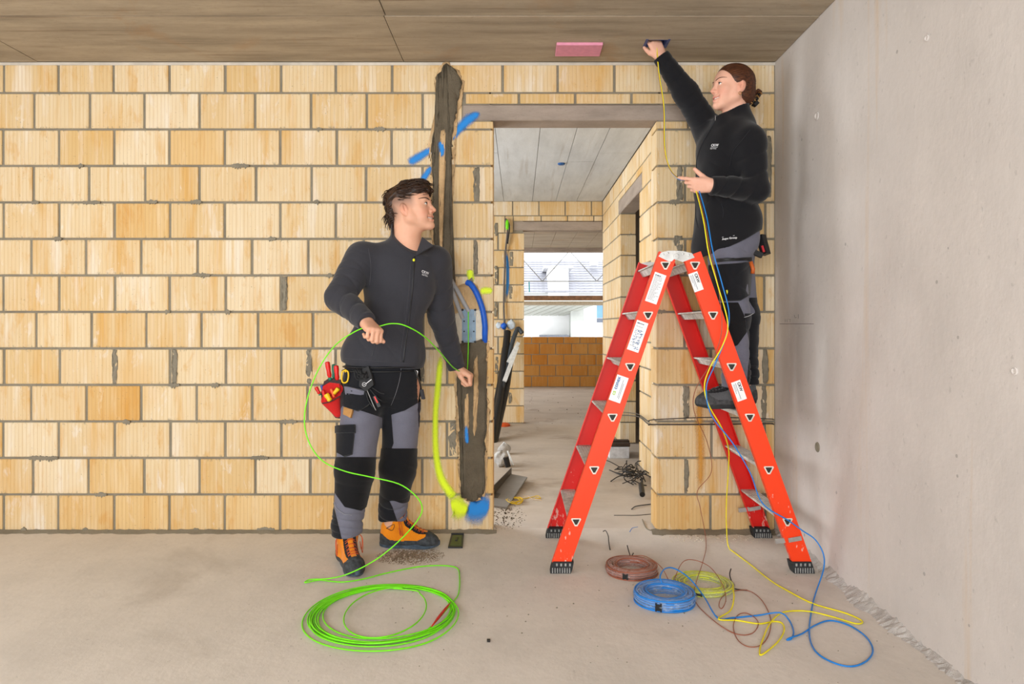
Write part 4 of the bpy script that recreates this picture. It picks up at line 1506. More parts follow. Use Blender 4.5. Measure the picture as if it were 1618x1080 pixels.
hc = empty('hanging_cable', (XO - .2, YE - .03, 0))
tag(hc, 'dark cable hanging down the end pier with green and blue tape', 'cable')
MB().tube(spline([P(799, 345, 7.87), P(802, 362, 7.86), (P(799, 395, 7.87)), P(797, 440, 7.87), P(796, 480, 7.87), P(797, 515, 7.85), P(798, 555, 7.80), P(800, 600, 7.7)], 5), .010, 8).build('cable', simple('cable_dusty', (92, 86, 84), .6), hc, True)
MB().tube(spline([P(801, 347, 7.86), P(805, 358, 7.85), P(802, 385, 7.86)], 5), .008, 8).build('cable', bl, hc, True)
MB().blob(tuple(P(801.5, 355, 7.85)), (.022, .02, .055), 3, .2).build('green_tape', green_m, hc, True)
MB().blob(tuple(P(796, 515, 7.82)), (.035, .03, .035), 4, .2).build('blue_tape', cblu_m, hc, True)
MB().blob(tuple(P(808, 512, 7.84)), (.045, .012, .05), 5, .4).blob(tuple(P(788, 514, 7.84)), (.03, .012, .035), 6, .4).build('plastic_wrap', simple('clear_wrap', (196, 208, 220), .3), hc, True)
MB().bar(P(802, 545, 7.75), P(800, 558, 7.72), .02, .02).build('orange_end', simple('orange_plastic', (214, 96, 34), .5), hc)
# blue paint on that pier
def spray_end(pts, widths):
    p = [P(a, b, YE) for a, b in pts]
    vv, ff, cv = [], [], []
    p = spline(p, 6)
    ws = np.interp(np.linspace(0, 1, len(p)), np.linspace(0, 1, len(widths)), widths) * YE / FPX
    for i, q in enumerate(p):
        for k, u in enumerate((-1, -.5, 0, .5, 1)):
            vv.append((q[0] + u * ws[i], YE - .0022, q[2]))
            cv.append((1.05 - u * u) * min(1, i / 3, (len(p) - 1 - i) / 3) * .9)
    for i in range(len(p) - 1):
        for k in range(4):
            a = i * 5 + k
            ff.append((a, a + 1, a + 6, a + 5))
    me = bpy.data.meshes.new('paint_mark')
    me.from_pydata(vv, [], ff)
    at = me.attributes.new('cover', 'FLOAT', 'POINT')
    at.data.foreach_set('value', cv)
    link('paint_mark', me, pblue, wall_end)


spray_end([(800, 395), (802, 420), (802, 450), (800, 474)], [2, 3.5, 3.5, 2.5])
c = FL(797, 672)
o = MB().lathe([(.07, 0), (.072, .02), (.05, .035), (.02, .04)], (c[0] - .005, 7.70, 0), 18).build('orange_lid', simple('orange_cup', (206, 84, 34), .5), None, 40)
tag(o, 'round orange lid on the floor at the end pier', 'lid')
# grey board and steel angle by the left jamb
bd = simple('grey_board', (126, 122, 118), .6, var=.1, scale=8)
pa, pb_, pc, pd = FL(764, 796, .012), FL(801, 801, .012), FL(833, 753, .04), FL(806, 748, .04)
o = MB().add([tuple(q) for q in (pa, pb_, pc, pd)] + [tuple(q - np.array([0, 0, .011])) for q in (pa, pb_, pc, pd)], [(0, 1, 2, 3), (7, 6, 5, 4), (0, 4, 5, 1), (1, 5, 6, 2), (2, 6, 7, 3), (3, 7, 4, 0)]).build('board', bd)
tag(o, 'flat grey board lying behind the left door jamb', 'board')
a, b = FL(776, 778, .05), FL(808, 745, .05)
o = MB().bar(a, b, .004, .06).bar(a + np.array([.02, 0, -.03]), b + np.array([.02, 0, -.03]), .045, .004).build('angle_profile', simple('angle_steel', (84, 78, 70), .5, .4))
tag(o, 'dark steel angle profile resting beside the grey board', 'profile')
rg = random.Random(3)
ycord = empty('yellow_cord', tuple(FL(812, 795)))
tag(ycord, 'tangled yellow cord on the floor by the grey board', 'cord')
c = FL(813, 793)
pts = []
for k in range(70):
    a = k * .55
    r = .045 + .012 * math.sin(k * .37)
    pts.append((c[0] + r * math.cos(a), c[1] + r * 1.5 * math.sin(a), .006 + .012 * rg.random()))
pts += [FL(830, 787, .004), FL(840, 785, .006), FL(850, 783, .01), FL(854, 787, .006), FL(845, 786, .01)]
MB().tube(spline(pts, 4), .003, 5).build('cord', simple('cord_yellow', (214, 178, 30), .5), ycord, True)
MB().tube(spline([FL(818, 789, .006), FL(832, 783, .01), FL(842, 788, .006), FL(856, 790, .004)], 5), .002, 5).build('cord_tail', simple('cord_pale', (226, 200, 160), .5), ycord, True)
lump = simple('pale_rubble', (186, 184, 182), .9, var=.15, scale=40, bump=.6)
for k, (px, py, rx, rz, lb) in enumerate(((797, 708, .055, .05, 'round pale grey rubble lump, farther of two behind the left jamb'), (792, 727, .06, .06, 'blocky pale grey rubble lump, nearer of two behind the left jamb'))):
    c = FL(px, py + 9)
    o = MB().blob((c[0], c[1], rz * .93), (rx, rx, rz), seed=30 + k, amp=.25, nu=16, nv=10).build('rubble_lump', lump, None, 40)
    tag(o, lb, 'rubble', 'rubble lumps behind the left jamb')
a, b = FL(803, 737, .025), FL(799, 722, .10)
o = MB().tube([a, b], .022, 12).build('pipe_stub', bl, None, 50)
tag(o, 'short black pipe stub leaning on the rubble lumps', 'pipe')
o = MB().bar(FL(811, 735, .004), FL(802, 712, .09), .012, .008).build('white_stick', wt)
tag(o, 'thin pale stick leaning beside the rubble lumps', 'stick')
# black cable scraps in a heap at the right corridor wall
sp = empty('cable_scrap_heap', tuple(FL(1005, 755)))
tag(sp, 'tangled heap of black cable scraps at the corridor wall', 'scraps')
rg = random.Random(12)
c = FL(1008, 757)
for k in range(46):
    a = rg.uniform(0, 6.28)
    r0 = abs(rg.gauss(0, .09))
    q = np.array([min(c[0] + r0 * math.cos(a) * .8 - .02, XC - .08), c[1] + r0 * math.sin(a) * 2.2, rg.uniform(.006, .10) * max(.1, 1 - r0 * 5)])
    b = rg.uniform(0, 6.28)
    L = rg.uniform(.05, .16)
    e = q + np.array([math.cos(b) * L, math.sin(b) * L, rg.uniform(-.04, .05)])
    e[2] = max(.005, e[2]); e[0] = min(e[0], XC - .02)
    m = (q + e) / 2 + np.array([rg.uniform(-.02, .02), rg.uniform(-.02, .02), rg.uniform(0, .03)])
    MB().tube(spline([q, m, e], 4), rg.uniform(.0028, .005), 5).build('cable_scrap', tie, sp, True)
MB().tube([FL(1015, 781, .03), FL(1013, 765, .06)], .018, 10).build('pipe_stub', bl, sp, 50)
for (pts) in ([(965, 760, .004), (978, 752, .02), (998, 748, .03)], [(972, 741, .004), (985, 741, .01), (1000, 742, .03)], [(963, 742, .004), (985, 751, .01), (1000, 752, .01)]):
    MB().tube(spline([FL(*q) for q in pts], 5), .004, 5).build('cable_scrap', tie, sp, True)
# white box with dark timber lying on it
c = FL(1002, 724)
o = MB().bevbox((XC - .20, c[1], 0), (XC - .03, c[1] + .28, .095), .003).build('carton', simple('white_carton', (206, 208, 214), .7))
tag(o, 'small white carton on the corridor floor by the side doorway', 'carton')
o = empty('timber_offcut', (XC - .1, c[1] + .05, .096))
tag(o, 'dark timber offcuts stacked on the white carton', 'timber')
dkw = simple('dark_timber', (66, 50, 38), .8, var=.25, scale=20)
MB().bevbox((XC - .21, c[1] + .02, .097), (XC - .02, c[1] + .09, .125), .002).build('batten', dkw, o)
MB().bevbox((XC - .20, c[1] + .11, .097), (XC - .01, c[1] + .18, .135), .002).build('batten', dkw, o)
MB().bevbox((XC - .20, c[1] + .05, .126), (XC - .175, c[1] + .08, .20), .002).build('batten', dkw, o)
o = MB().tube(spline([FL(966, 690, .004), FL(975, 697, .004), FL(985, 701, .004), FL(993, 702, .01)], 5), .006, 6).build('floor_cable', bl, None, True)
tag(o, 'black cable running along the floor to the side doorway', 'cable')

# ================================================================== implicit-surface modelling (smooth unions of tapered limbs, meshed by surface nets)
class Field:
    def __init__(self, lo, hi, h):
        self.lo = np.asarray(lo, np.float32)
        self.h = h
        n = np.ceil((np.asarray(hi) - np.asarray(lo)) / h).astype(int) + 1
        self.n = n
        self.ax = [(self.lo[i] + h * np.arange(n[i])).astype(np.float32) for i in range(3)]
        self.D = np.full(tuple(n), 1.0, np.float32)

    def sub(self, lo, hi):
        s = []
        for i in range(3):
            a = int(max(0, math.floor((lo[i] - self.lo[i]) / self.h)))
            b = int(min(self.n[i], math.ceil((hi[i] - self.lo[i]) / self.h) + 1))
            s.append(slice(a, max(a, b)))
        return tuple(s)

    def grid(self, s):
        return self.ax[0][s[0]][:, None, None], self.ax[1][s[1]][None, :, None], self.ax[2][s[2]][None, None, :]

    def apply(self, fn, lo, hi, k, mode):
        pad = k * 1.2 + 4 * self.h
        s = self.sub(np.asarray(lo) - pad, np.asarray(hi) + pad)
        if any(q.stop <= q.start for q in s):
            return
        d = fn(*self.grid(s)).astype(np.float32)
        A = self.D[s]
        if mode == 'add':
            if k > 0:
                hh = np.clip(.5 + .5 * (A - d) / k, 0, 1)
                self.D[s] = A * (1 - hh) + d * hh - k * hh * (1 - hh)
            else:
                self.D[s] = np.minimum(A, d)
        else:
            d = -d
            if k > 0:
                hh = np.clip(.5 - .5 * (A - d) / k, 0, 1)
                self.D[s] = A * (1 - hh) + d * hh + k * hh * (1 - hh)
            else:
                self.D[s] = np.maximum(A, d)

    def cone(self, a, b, ra, rb, k=.02, mode='add', flat=None):
        """tapered capsule; flat=(axis vector, factor) squashes it along an axis"""
        a, b = np.asarray(a, float), np.asarray(b, float)
        ab = b - a
        L2 = max(1e-9, float(ab @ ab))

        def fn(x, y, z):
            px, py, pz = x - a[0], y - a[1], z - a[2]
            t = np.clip((px * ab[0] + py * ab[1] + pz * ab[2]) / L2, 0, 1)
            qx, qy, qz = px - t * ab[0], py - t * ab[1], pz - t * ab[2]
            if flat is not None:
                f, s = flat
                e = qx * f[0] + qy * f[1] + qz * f[2]
                c = (1 / s - 1) * e
                qx, qy, qz = qx + c * f[0], qy + c * f[1], qz + c * f[2]
            return np.sqrt(qx * qx + qy * qy + qz * qz) - (ra + (rb - ra) * t)
        r = max(ra, rb) * (1 if flat is None else max(1, flat[1]))
        self.apply(fn, np.minimum(a, b) - r, np.maximum(a, b) + r, k, mode)
        return self

    def ell(self, c, r, rot=None, k=.02, mode='add'):
        """ellipsoid, rot: 3x3 with columns = local axes"""
        c, r = np.asarray(c, float), np.asarray(r, float)
        Rm = np.eye(3) if rot is None else np.asarray(rot, float)

        def fn(x, y, z):
            px, py, pz = x - c[0], y - c[1], z - c[2]
            k0 = k1 = 0
            for i in range(3):
                q = (px * Rm[0, i] + py * Rm[1, i] + pz * Rm[2, i])
                k0 = k0 + (q / r[i]) ** 2
                k1 = k1 + (q / r[i] ** 2) ** 2
            k0 = np.sqrt(k0)
            return k0 * (k0 - 1) / np.maximum(np.sqrt(k1), 1e-6)
        ext = np.sqrt(((Rm * r) ** 2).sum(1))
        self.apply(fn, c - ext, c + ext, k, mode)
        return self

    def cut(self, o, nv, lo=None, hi=None, k=0.0):
        """remove the half space (p-o).n > 0 inside the box lo..hi"""
        o, nv = np.asarray(o, float), nrm(nv)
        lo = self.lo if lo is None else np.asarray(lo)
        hi = self.lo + self.h * self.n if hi is None else np.asarray(hi)
        s = self.sub(lo, hi)
        x, y, z = self.grid(s)
        d = ((x - o[0]) * nv[0] + (y - o[1]) * nv[1] + (z - o[2]) * nv[2]).astype(np.float32)
        self.D[s] = np.maximum(self.D[s], d)
        return self

    def mesh(self):
        Dv = self.D
        ins = Dv < 0
        nx, ny, nz = [int(q) - 1 for q in self.n]
        cnt = np.zeros((nx, ny, nz), np.uint8)
        for dx in (0, 1):
            for dy in (0, 1):
                for dz in (0, 1):
                    cnt += ins[dx:nx + dx, dy:ny + dy, dz:nz + dz]
        act = (cnt > 0) & (cnt < 8)
        idx = np.argwhere(act)
        vid = np.full((nx, ny, nz), -1, np.int32)
        vid[act] = np.arange(len(idx))
        i, j, k = idx.T
        cor = {}
        for dx in (0, 1):
            for dy in (0, 1):
                for dz in (0, 1):
                    cor[dx, dy, dz] = Dv[i + dx, j + dy, k + dz]
        acc = np.zeros((len(idx), 3))
        num = np.zeros(len(idx))
        for (a, b) in [((0, 0, 0), (1, 0, 0)), ((0, 1, 0), (1, 1, 0)), ((0, 0, 1), (1, 0, 1)), ((0, 1, 1), (1, 1, 1)),
                       ((0, 0, 0), (0, 1, 0)), ((1, 0, 0), (1, 1, 0)), ((0, 0, 1), (0, 1, 1)), ((1, 0, 1), (1, 1, 1)),
                       ((0, 0, 0), (0, 0, 1)), ((1, 0, 0), (1, 0, 1)), ((0, 1, 0), (0, 1, 1)), ((1, 1, 0), (1, 1, 1))]:
            va, vb = cor[a], cor[b]
            m = (va < 0) != (vb < 0)
            t = np.where(m, va / np.where(m, va - vb, 1), 0)
            pa, pb = np.array(a, float), np.array(b, float)
            acc += np.where(m[:, None], pa + (pb - pa) * t[:, None], 0)
            num += m
        V = (idx + acc / num[:, None]) * self.h + self.lo
        Q = []
        for axn in range(3):
            sl0 = [slice(None)] * 3
            sl1 = [slice(None)] * 3
            sl0[axn] = slice(0, -1)
            sl1[axn] = slice(1, None)
            A, B = ins[tuple(sl0)], ins[tuple(sl1)]
            e = np.argwhere(A != B)
            o1, o2 = [(1, 2), (2, 0), (0, 1)][axn]
            ok = (e[:, o1] > 0) & (e[:, o2] > 0) & (e[:, o1] < self.n[o1] - 1) & (e[:, o2] < self.n[o2] - 1)
            e = e[ok]
            fl = A[tuple(e.T)]

            def cell(d1, d2):
                q = e.copy()
                q[:, o1] -= d1
                q[:, o2] -= d2
                return vid[tuple(q.T)]
            c0, c1, c2, c3 = cell(1, 1), cell(0, 1), cell(0, 0), cell(1, 0)
            q = np.stack([c0, c1, c2, c3], 1)
            q[~fl] = q[~fl][:, ::-1]
            Q.append(q)
        Q = np.concatenate(Q)
        Q = Q[(Q >= 0).all(1)]
        return V, Q


def vnormals(V, Q):
    n = np.cross(V[Q[:, 2]] - V[Q[:, 0]], V[Q[:, 3]] - V[Q[:, 1]])
    N = np.zeros_like(V)
    for c in range(4):
        np.add.at(N, Q[:, c], n)
    return N / np.maximum(np.linalg.norm(N, axis=1, keepdims=True), 1e-12)


def np_mesh(name, V, Q, mat=None, parent=None, attrs=None):
    me = bpy.data.meshes.new(name)
    me.vertices.add(len(V))
    me.vertices.foreach_set('co', np.asarray(V, np.float32).ravel())
    nq = len(Q)
    me.loops.add(nq * 4)
    me.loops.foreach_set('vertex_index', np.asarray(Q, np.int32).ravel())
    me.polygons.add(nq)
    me.polygons.foreach_set('loop_start', np.arange(0, nq * 4, 4, dtype=np.int32))
    me.polygons.foreach_set('use_smooth', np.ones(nq, bool))
    me.update(calc_edges=True)
    for k, v in (attrs or {}).items():
        at = me.attributes.new(k, 'FLOAT', 'POINT')
        at.data.foreach_set('value', np.asarray(v, np.float32))
    return link(name, me, mat, parent)


def subset(V, Q, fmask):
    q = Q[fmask]
    used = np.unique(q)
    mp = np.full(len(V), -1)
    mp[used] = np.arange(len(used))
    return V[used], mp[q], used


def split_iso(V, N, quads, ngons, f):
    """cut a mesh along f = 0; returns V, N, (quads, ngons) where f > 0, (quads, ngons) where f <= 0"""
    pos = f > 0
    qp = pos[quads].sum(1) if len(quads) else np.zeros(0, int)
    inn, out = quads[qp == 4], quads[qp == 0]
    todo = [tuple(q) for q in quads[(qp > 0) & (qp < 4)]] + [tuple(g) for g in ngons]
    nv, nn, cache = [], [], {}
    base = len(V)

    def mid(a, b):
        k = (a, b) if a < b else (b, a)
        if k not in cache:
            t = f[k[0]] / (f[k[0]] - f[k[1]])
            t = min(.98, max(.02, t))
            cache[k] = base + len(nv)
            nv.append(V[k[0]] + (V[k[1]] - V[k[0]]) * t)
            nn.append(N[k[0]] + (N[k[1]] - N[k[0]]) * t)
        return cache[k]
    gi, go = [], []
    for q in todo:
        a_, b_ = [], []
        m = len(q)
        for i in range(m):
            u, w = int(q[i]), int(q[(i + 1) % m])
            (a_ if pos[u] else b_).append(u)
            if pos[u] != pos[w]:
                x = mid(u, w)
                a_.append(x)
                b_.append(x)
        if len(a_) > 2: gi.append(a_)
        if len(b_) > 2: go.append(b_)
    if nv:
        V = np.concatenate([V, np.array(nv)])
        N = np.concatenate([N, np.array(nn)])
    return V, N, (inn, gi), (out, go)


def poly_mesh(name, V, quads, ngons, mat, parent):
    used = np.unique(np.concatenate([quads.ravel().astype(int), np.array([i for g in ngons for i in g], int)]))
    mp = np.full(len(V), -1)
    mp[used] = np.arange(len(used))
    me = bpy.data.meshes.new(name)
    me.from_pydata(V[used].tolist(), [], mp[quads].tolist() + [[int(mp[i]) for i in g] for g in ngons])
    me.polygons.foreach_set('use_smooth', np.ones(len(me.polygons), bool))
    return link(name, me, mat, parent)


def to_px(V):
    return VX + V[:, 0] * FPX / V[:, 1], VY + (HC - V[:, 2]) * FPX / V[:, 1]


def sew(bv, pxs, off, name, mat, parent, th=.004, step=5):
    """panel sewn on a garment: outline in photo pixels, lifted by off, rim turned down"""
    pts = []
    m = len(pxs)
    for i in range(m):
        a, b = np.array(pxs[i], float), np.array(pxs[(i + 1) % m], float)
        k = max(1, int(np.linalg.norm(b - a) / step))
        for q in range(k):
            pts.append(a + (b - a) * q / k)
    c = np.mean(pts, 0)
    rings = []
    for f, o_ in ((1, -.004), (1, off), (.97, off + th * .8), (.66, off + th), (.33, off + th), (.02, off + th)):
        ring = []
        for p in pts:
            r = c + (p - c) * f
            h, f2 = None, 1.0
            while h is None and f2 > .1:
                rr = c + (r - c) * f2
                h = on_surface(bv, rr[0], rr[1], o_)
                f2 -= .05
            if h is None: return None
            ring.append(h[0])
        rings.append(ring)
    n = len(pts)
    ff = []
    for r in range(len(rings) - 1):
        for i in range(n):
            j = (i + 1) % n
            ff.append((r * n + i, r * n + j, (r + 1) * n + j, (r + 1) * n + i))
    ff.append(tuple(range((len(rings) - 1) * n, len(rings) * n)))
    return MB().add([q for r in rings for q in r], ff).build(name, mat, parent, 50)


def smooth_mesh(V, Q, it=1, w=.5):
    E = np.concatenate([Q[:, [0, 1]], Q[:, [1, 2]], Q[:, [2, 3]], Q[:, [3, 0]]])
    for _ in range(it):
        S = np.zeros_like(V)
        c = np.zeros(len(V))
        np.add.at(S, E[:, 0], V[E[:, 1]])
        np.add.at(c, E[:, 0], 1)
        V = V * (1 - w) + w * S / np.maximum(c, 1)[:, None]
    return V


_sg = np.random.default_rng(3)
_SD = [(nrm(_sg.normal(size=3)), _sg.uniform(0, 6.28), _sg.uniform(.7, 1.5)) for _ in range(10)]


def wav(p, f):
    """smooth pseudo-noise, about -1..1"""
    s = 0
    for d, ph, m in _SD:
        s = s + np.sin(p @ d * f * m + ph)
    return s / 4.0


def bvh_of(o):
    me = o.data
    return BVHTree.FromPolygons([v.co.copy() for v in me.vertices], [tuple(p.vertices) for p in me.polygons])


CAMP = Vector((0, 0, HC))


def on_surface(bvh, px, py, off=.0015):
    d = Vector(P(px, py, 1.0)) - CAMP
    d.normalize()
    h = bvh.ray_cast(CAMP, d)
    if h[0] is None:
        return None
    n = h[1]
    if n.dot(d) > 0: n = -n
    return np.array(h[0] + n * off), np.array(n)


def strip_on(bvh, pts, r, name, mat, parent, n=6, off=.001, flat=.5, seg=6):
    q = []
    for a in spline([np.array([x, y, 0.0]) for x, y in pts], n):
        h = on_surface(bvh, a[0], a[1], off)
        if h is not None:
            q.append(h[0])
    if len(q) > 1:
        return MB().tube(q, r, seg, flat=flat).build(name, mat, parent, True, fix=False)


def logo_on(bvh, px, py, rt, up, items, parent, mat, name='chest_logo'):
    """items: (text, size, u, v); laid out on the surface around pixel px,py"""
    h = on_surface(bvh, px, py, 0)
    c, n = h
    rt = nrm(np.asarray(rt) - n * np.dot(rt, n))
    up = nrm(np.asarray(up) - n * np.dot(up, n) - rt * np.dot(up, rt))
    mb = MB()
    for it in items:
        if it[0] is None:
            _, u0, u1, v, t = it
            vv = [c + rt * a + up * b for a, b in ((u0, v), (u1, v), (u1, v + t), (u0, v + t))]
            ff = [(0, 1, 2, 3)]
        else:
            vv, ff = text_geo(it[0], it[1], c + rt * it[2] + up * it[3], rt, up, bold=it[1] * .02)
        w = []
        for q in vv:
            hh = bvh.ray_cast(Vector(q + n * .05), Vector(-n))
            w.append(np.array(hh[0]) + n * .0012 if hh[0] is not None else q + n * .002)
        mb.add(w, ff)
    return mb.build(name, mat, parent, fix=False)


# ---------------------------------------------------------------- materials of the people
def skin_mat(name, rgb, lip, brow):
    t = NT(name)
    co = t.coord('Position')
    base = srgb(*rgb)
    nz = t.noise(co, 45, 4)
    c = t.mix(t.math('MULTIPLY', t.step(nz, .4, .8), .22), base, srgb(rgb[0] - 12, rgb[1] - 34, rgb[2] - 34))
    for nm, col in (('blush', (214, 120, 96)), ('lip', lip), ('fade', brow)):
        at = t.n('ShaderNodeAttribute', attribute_name=nm)
        c = t.mix(at.outputs['Fac'], c, srgb(*col))
    t.base(c)
    t.set(Roughness=.52, Specular_IOR_Level=.35, Subsurface_Weight=.12, Subsurface_Scale=.01)
    t.b.inputs['Subsurface Radius'].default_value = (1.0, .35, .2)
    t.bump(t.noise(co, 420, 2), .12, .002)
    return t.m


def cloth(name, rgb, var=.12, scale=420, bump=.35, rough=.9, sheen=.15):
    t = NT(name)
    co = t.coord('Position')
    c = srgb(*rgb)
    a = t.noise(co, 14, 4)
    col = t.mix(t.math('MULTIPLY', t.step(a, .35, .75), .5), tuple(q * (1 - var) for q in c[:3]) + (1,), tuple(q * (1 + var) for q in c[:3]) + (1,))
    w = t.noise(co, scale, 2)
    col = t.mix(t.math('MULTIPLY', t.step(w, .45, .7), .25), col, tuple(min(1, q * 1.5 + .004) for q in c[:3]) + (1,))
    t.base(col)
    t.set(Roughness=rough, Specular_IOR_Level=.2, Sheen_Weight=sheen, Sheen_Roughness=.5)
    t.bump(w, bump, .0015)
    return t.m


def hair_mat(name, rgb, rgb2):
    t = NT(name)
    co = t.coord('Object')
    nz = t.noise(t.mapping(co, (30, 150, 150)), 1, 3)
    t.base(t.ramp(nz, [(.3, srgb(*rgb)), (.75, srgb(*rgb2))]))
    t.set(Roughness=.42, Specular_IOR_Level=.35)
    return t.m


jk_m = cloth('jacket_charcoal', (54, 54, 60))
jk_w = cloth('jacket_black', (22, 22, 26))
tg_m = cloth('trouser_grey', (108, 108, 122))
tb_m = cloth('trouser_black', (24, 25, 30))
kp_m = cloth('knee_patch_black', (19, 19, 22), scale=250, bump=.6)
org_m = cloth('boot_orange', (232, 136, 24), scale=260)
btd_m = simple('boot_dark_rubber', (58, 62, 66), .7, var=.35, scale=60, bump=.3)
sol_m = simple('boot_sole_bluegrey', (70, 84, 98), .7, var=.3, scale=50)
bky_m = cloth('boot_black_mesh', (30, 30, 34))
shoe_m = cloth('shoe_grey', (92, 94, 97), scale=200, bump=.5)
lace_m = simple('lace_orange', (196, 84, 40), .7)
white_t = simple('print_white', (226, 226, 230), .6, var=.02)
yelp_m = simple('yellow_zip_pull', (226, 226, 40), .5)
metal_m = simple('chrome', (190, 190, 195), .25, .9, var=.05)
tooth_m = simple('teeth', (240, 234, 224), .3, var=.02)
eyew_m = simple('eye_white', (228, 222, 216), .25, var=.02)
iris_m = simple('iris_dark', (48, 34, 26), .2)
lash_m = simple('lashes', (34, 24, 20), .6)
sk_man = skin_mat('skin_person_a', (222, 170, 142), (196, 112, 100), (104, 82, 70))
sk_wom = skin_mat('skin_person_b', (230, 178, 154), (200, 104, 100), (170, 130, 112))
hr_man = hair_mat('hair_dark_brown', (26, 16, 10), (72, 46, 30))
hr_wom = hair_mat('hair_brown', (44, 24, 15), (104, 60, 36))


# ---------------------------------------------------------------- head and hands
class Head:
    def __init__(self, c, f, up, s=1.0):
        self.c = np.asarray(c, float)
        f = nrm(f)
        l = nrm(np.cross(up, f))
        u = np.cross(f, l)
        self.R = np.stack([f, l, u], 1)
        self.s = s

    def w(self, p):
        return self.c + self.R @ (np.asarray(p, float) * self.s)

    def loc(self, V):
        return ((V - self.c) @ self.R) / self.s

    def build(self, F, female=False):
        s = self.s
        w, Rm = self.w, self.R

        def e(c, r, k=.02, mode='add', rot=None):
            F.ell(w(c), np.asarray(r) * s, Rm if rot is None else Rm @ rot, k * s, mode)

        def c_(a, b, ra, rb, k=.012, mode='add'):
            F.cone(w(a), w(b), ra * s, rb * s, k * s, mode)
        jw = .047 if female else .052
        e((-.012, 0, .034), (.098, .0735, .082))                       # cranium
        e((.030, 0, .020), (.062, .064, .070), .03)                     # forehead
        e((.034, 0, -.040), (.054, .054, .078), .03)                    # mid face
        for g in (-1, 1):
            c_((.004, g * jw, -.052), (.070, g * .014, -.100), .017, .016, .025)   # jaw line
            c_((.000, g * (jw + .004), -.020), (.004, g * jw, -.055), .018, .018, .03)
            e((.056, g * .040, -.026), (.024, .022, .021), .02)           # cheek bone
            e((.060, g * .030, -.055), (.024, .022, .026), .02)           # smiling cheek
        e((.080, 0, -.101), (.017, .020, .0165), .016)                  # chin
        c_((.078, -.034, .020), (.078, .034, .020), .0125, .0125, .016)   # brow
        for g in (-1, 1):                                                # eye sockets
            e((.094, g * .033, .001), (.017, .017, .0125), .010, 'sub')
        c_((.086, 0, .012), (.101, 0, -.020), .0085, .0085, .012)          # nose
        c_((.099, 0, -.016), (.1085, 0, -.031), .0085, .0098 if female else .0108, .006)
        for g in (-1, 1):
            e((.0965, g * .0115, -.0345), (.011, .0075, .0085), .006)
            e((.104, g * .006, -.0425), (.004, .003, .003), .002, 'sub')
        e((.088, 0, -.052), (.010, .014, .010), .012)                   # philtrum
        # lips: arcs running back to the smiling corners
        for (z, r, x0) in ((-.0620, .0060, .0950), (-.0785, .0066, .0930)):
            p = [np.array((x0, 0, z)), np.array((x0 - .004, .015, z + .0020)), np.array((x0 - .017, .0300, -.0625))]
            for a, b, ra, rb in ((p[0], p[1], r, r * .95), (p[1], p[2], r * .95, r * .35)):
                c_(a, b, ra, rb, .005)
                c_(a * (1, -1, 1), b * (1, -1, 1), ra, rb, .005)
        # parted mouth
        e((.0960, 0, -.0695), (.013, .021, .0046), .002, 'sub')
        for g in (-1, 1):
            e((.0840, g * .0230, -.0665), (.012, .010, .0036), .002, 'sub')
            e((.0790, g * .0330, -.0600), (.006, .004, .008), .004, 'sub')
        for g in (-1, 1):                                                # lids around the eyeball
            F.ell(w((.0765, g * .032, .001)), np.array((.0142, .0148, .0138)) * s, Rm, .004 * s)
            F.ell(w((.0905, g * .0335, .0005)), np.array((.0125, .0140, .0056)) * s, Rm, .002 * s, 'sub')
        for g in (-1, 1):                                                # ears
            a = R(14)
            rt = np.array([[math.cos(a), 0, -math.sin(a)], [0, 1, 0], [math.sin(a), 0, math.cos(a)]])
            e((-.016, g * .0765, -.014), (.0195, .0095, .0320), .005, 'add', rt)
            e((-.0115, g * .0870, -.0100), (.0125, .0070, .0210), .003, 'sub', rt)
            c_((-.0160, g * .0835, .012), (-.0185, g * .0840, -.004), .0036, .0040, .003)
            c_((-.0185, g * .0840, -.004), (-.0130, g * .0835, -.026), .0040, .0034, .003)
            e((-.0065, g * .0775, -.0400), (.0075, .0055, .0085), .004)
            e((.0005, g * .0785, -.0165), (.0050, .0050, .0065), .003)

    def eyes(self, parent, gaze=(1, 0, .15)):
        gz = nrm(gaze)
        for g in (-1, 1):
            c = np.array((.0765, g * .032, .001))
            mb = MB()
            n = 16
            ctr = self.w(c)
            mb.lathe([(.0128 * self.s * math.sin(t), .0128 * self.s * math.cos(t)) for t in np.linspace(.02, math.pi - .02, 14)], ctr, n, axis=self.R @ gz)
            o = mb.build('eye', eyew_m, parent, True)
            ir = [(.0066 * self.s * t, math.sqrt(max(0, (.0129 * self.s) ** 2 - (.0066 * self.s * t) ** 2)) + .0002) for t in (1, .8, .5, .05)]
            MB().lathe(ir, ctr, 16, axis=self.R @ gz).build('iris', iris_m, o, True)
            pts = [self.w((.0905 - .010 * abs(u) ** 2, g * (.033 + .013 * u), .0052 - .005 * u * u + .0008)) for u in np.linspace(-1, 1, 9)]
            MB().tube(pts, [.0006, .001, .0014, .0016, .0016, .0016, .0016, .0014, .0008], 5).build('lashes', lash_m, o, True)

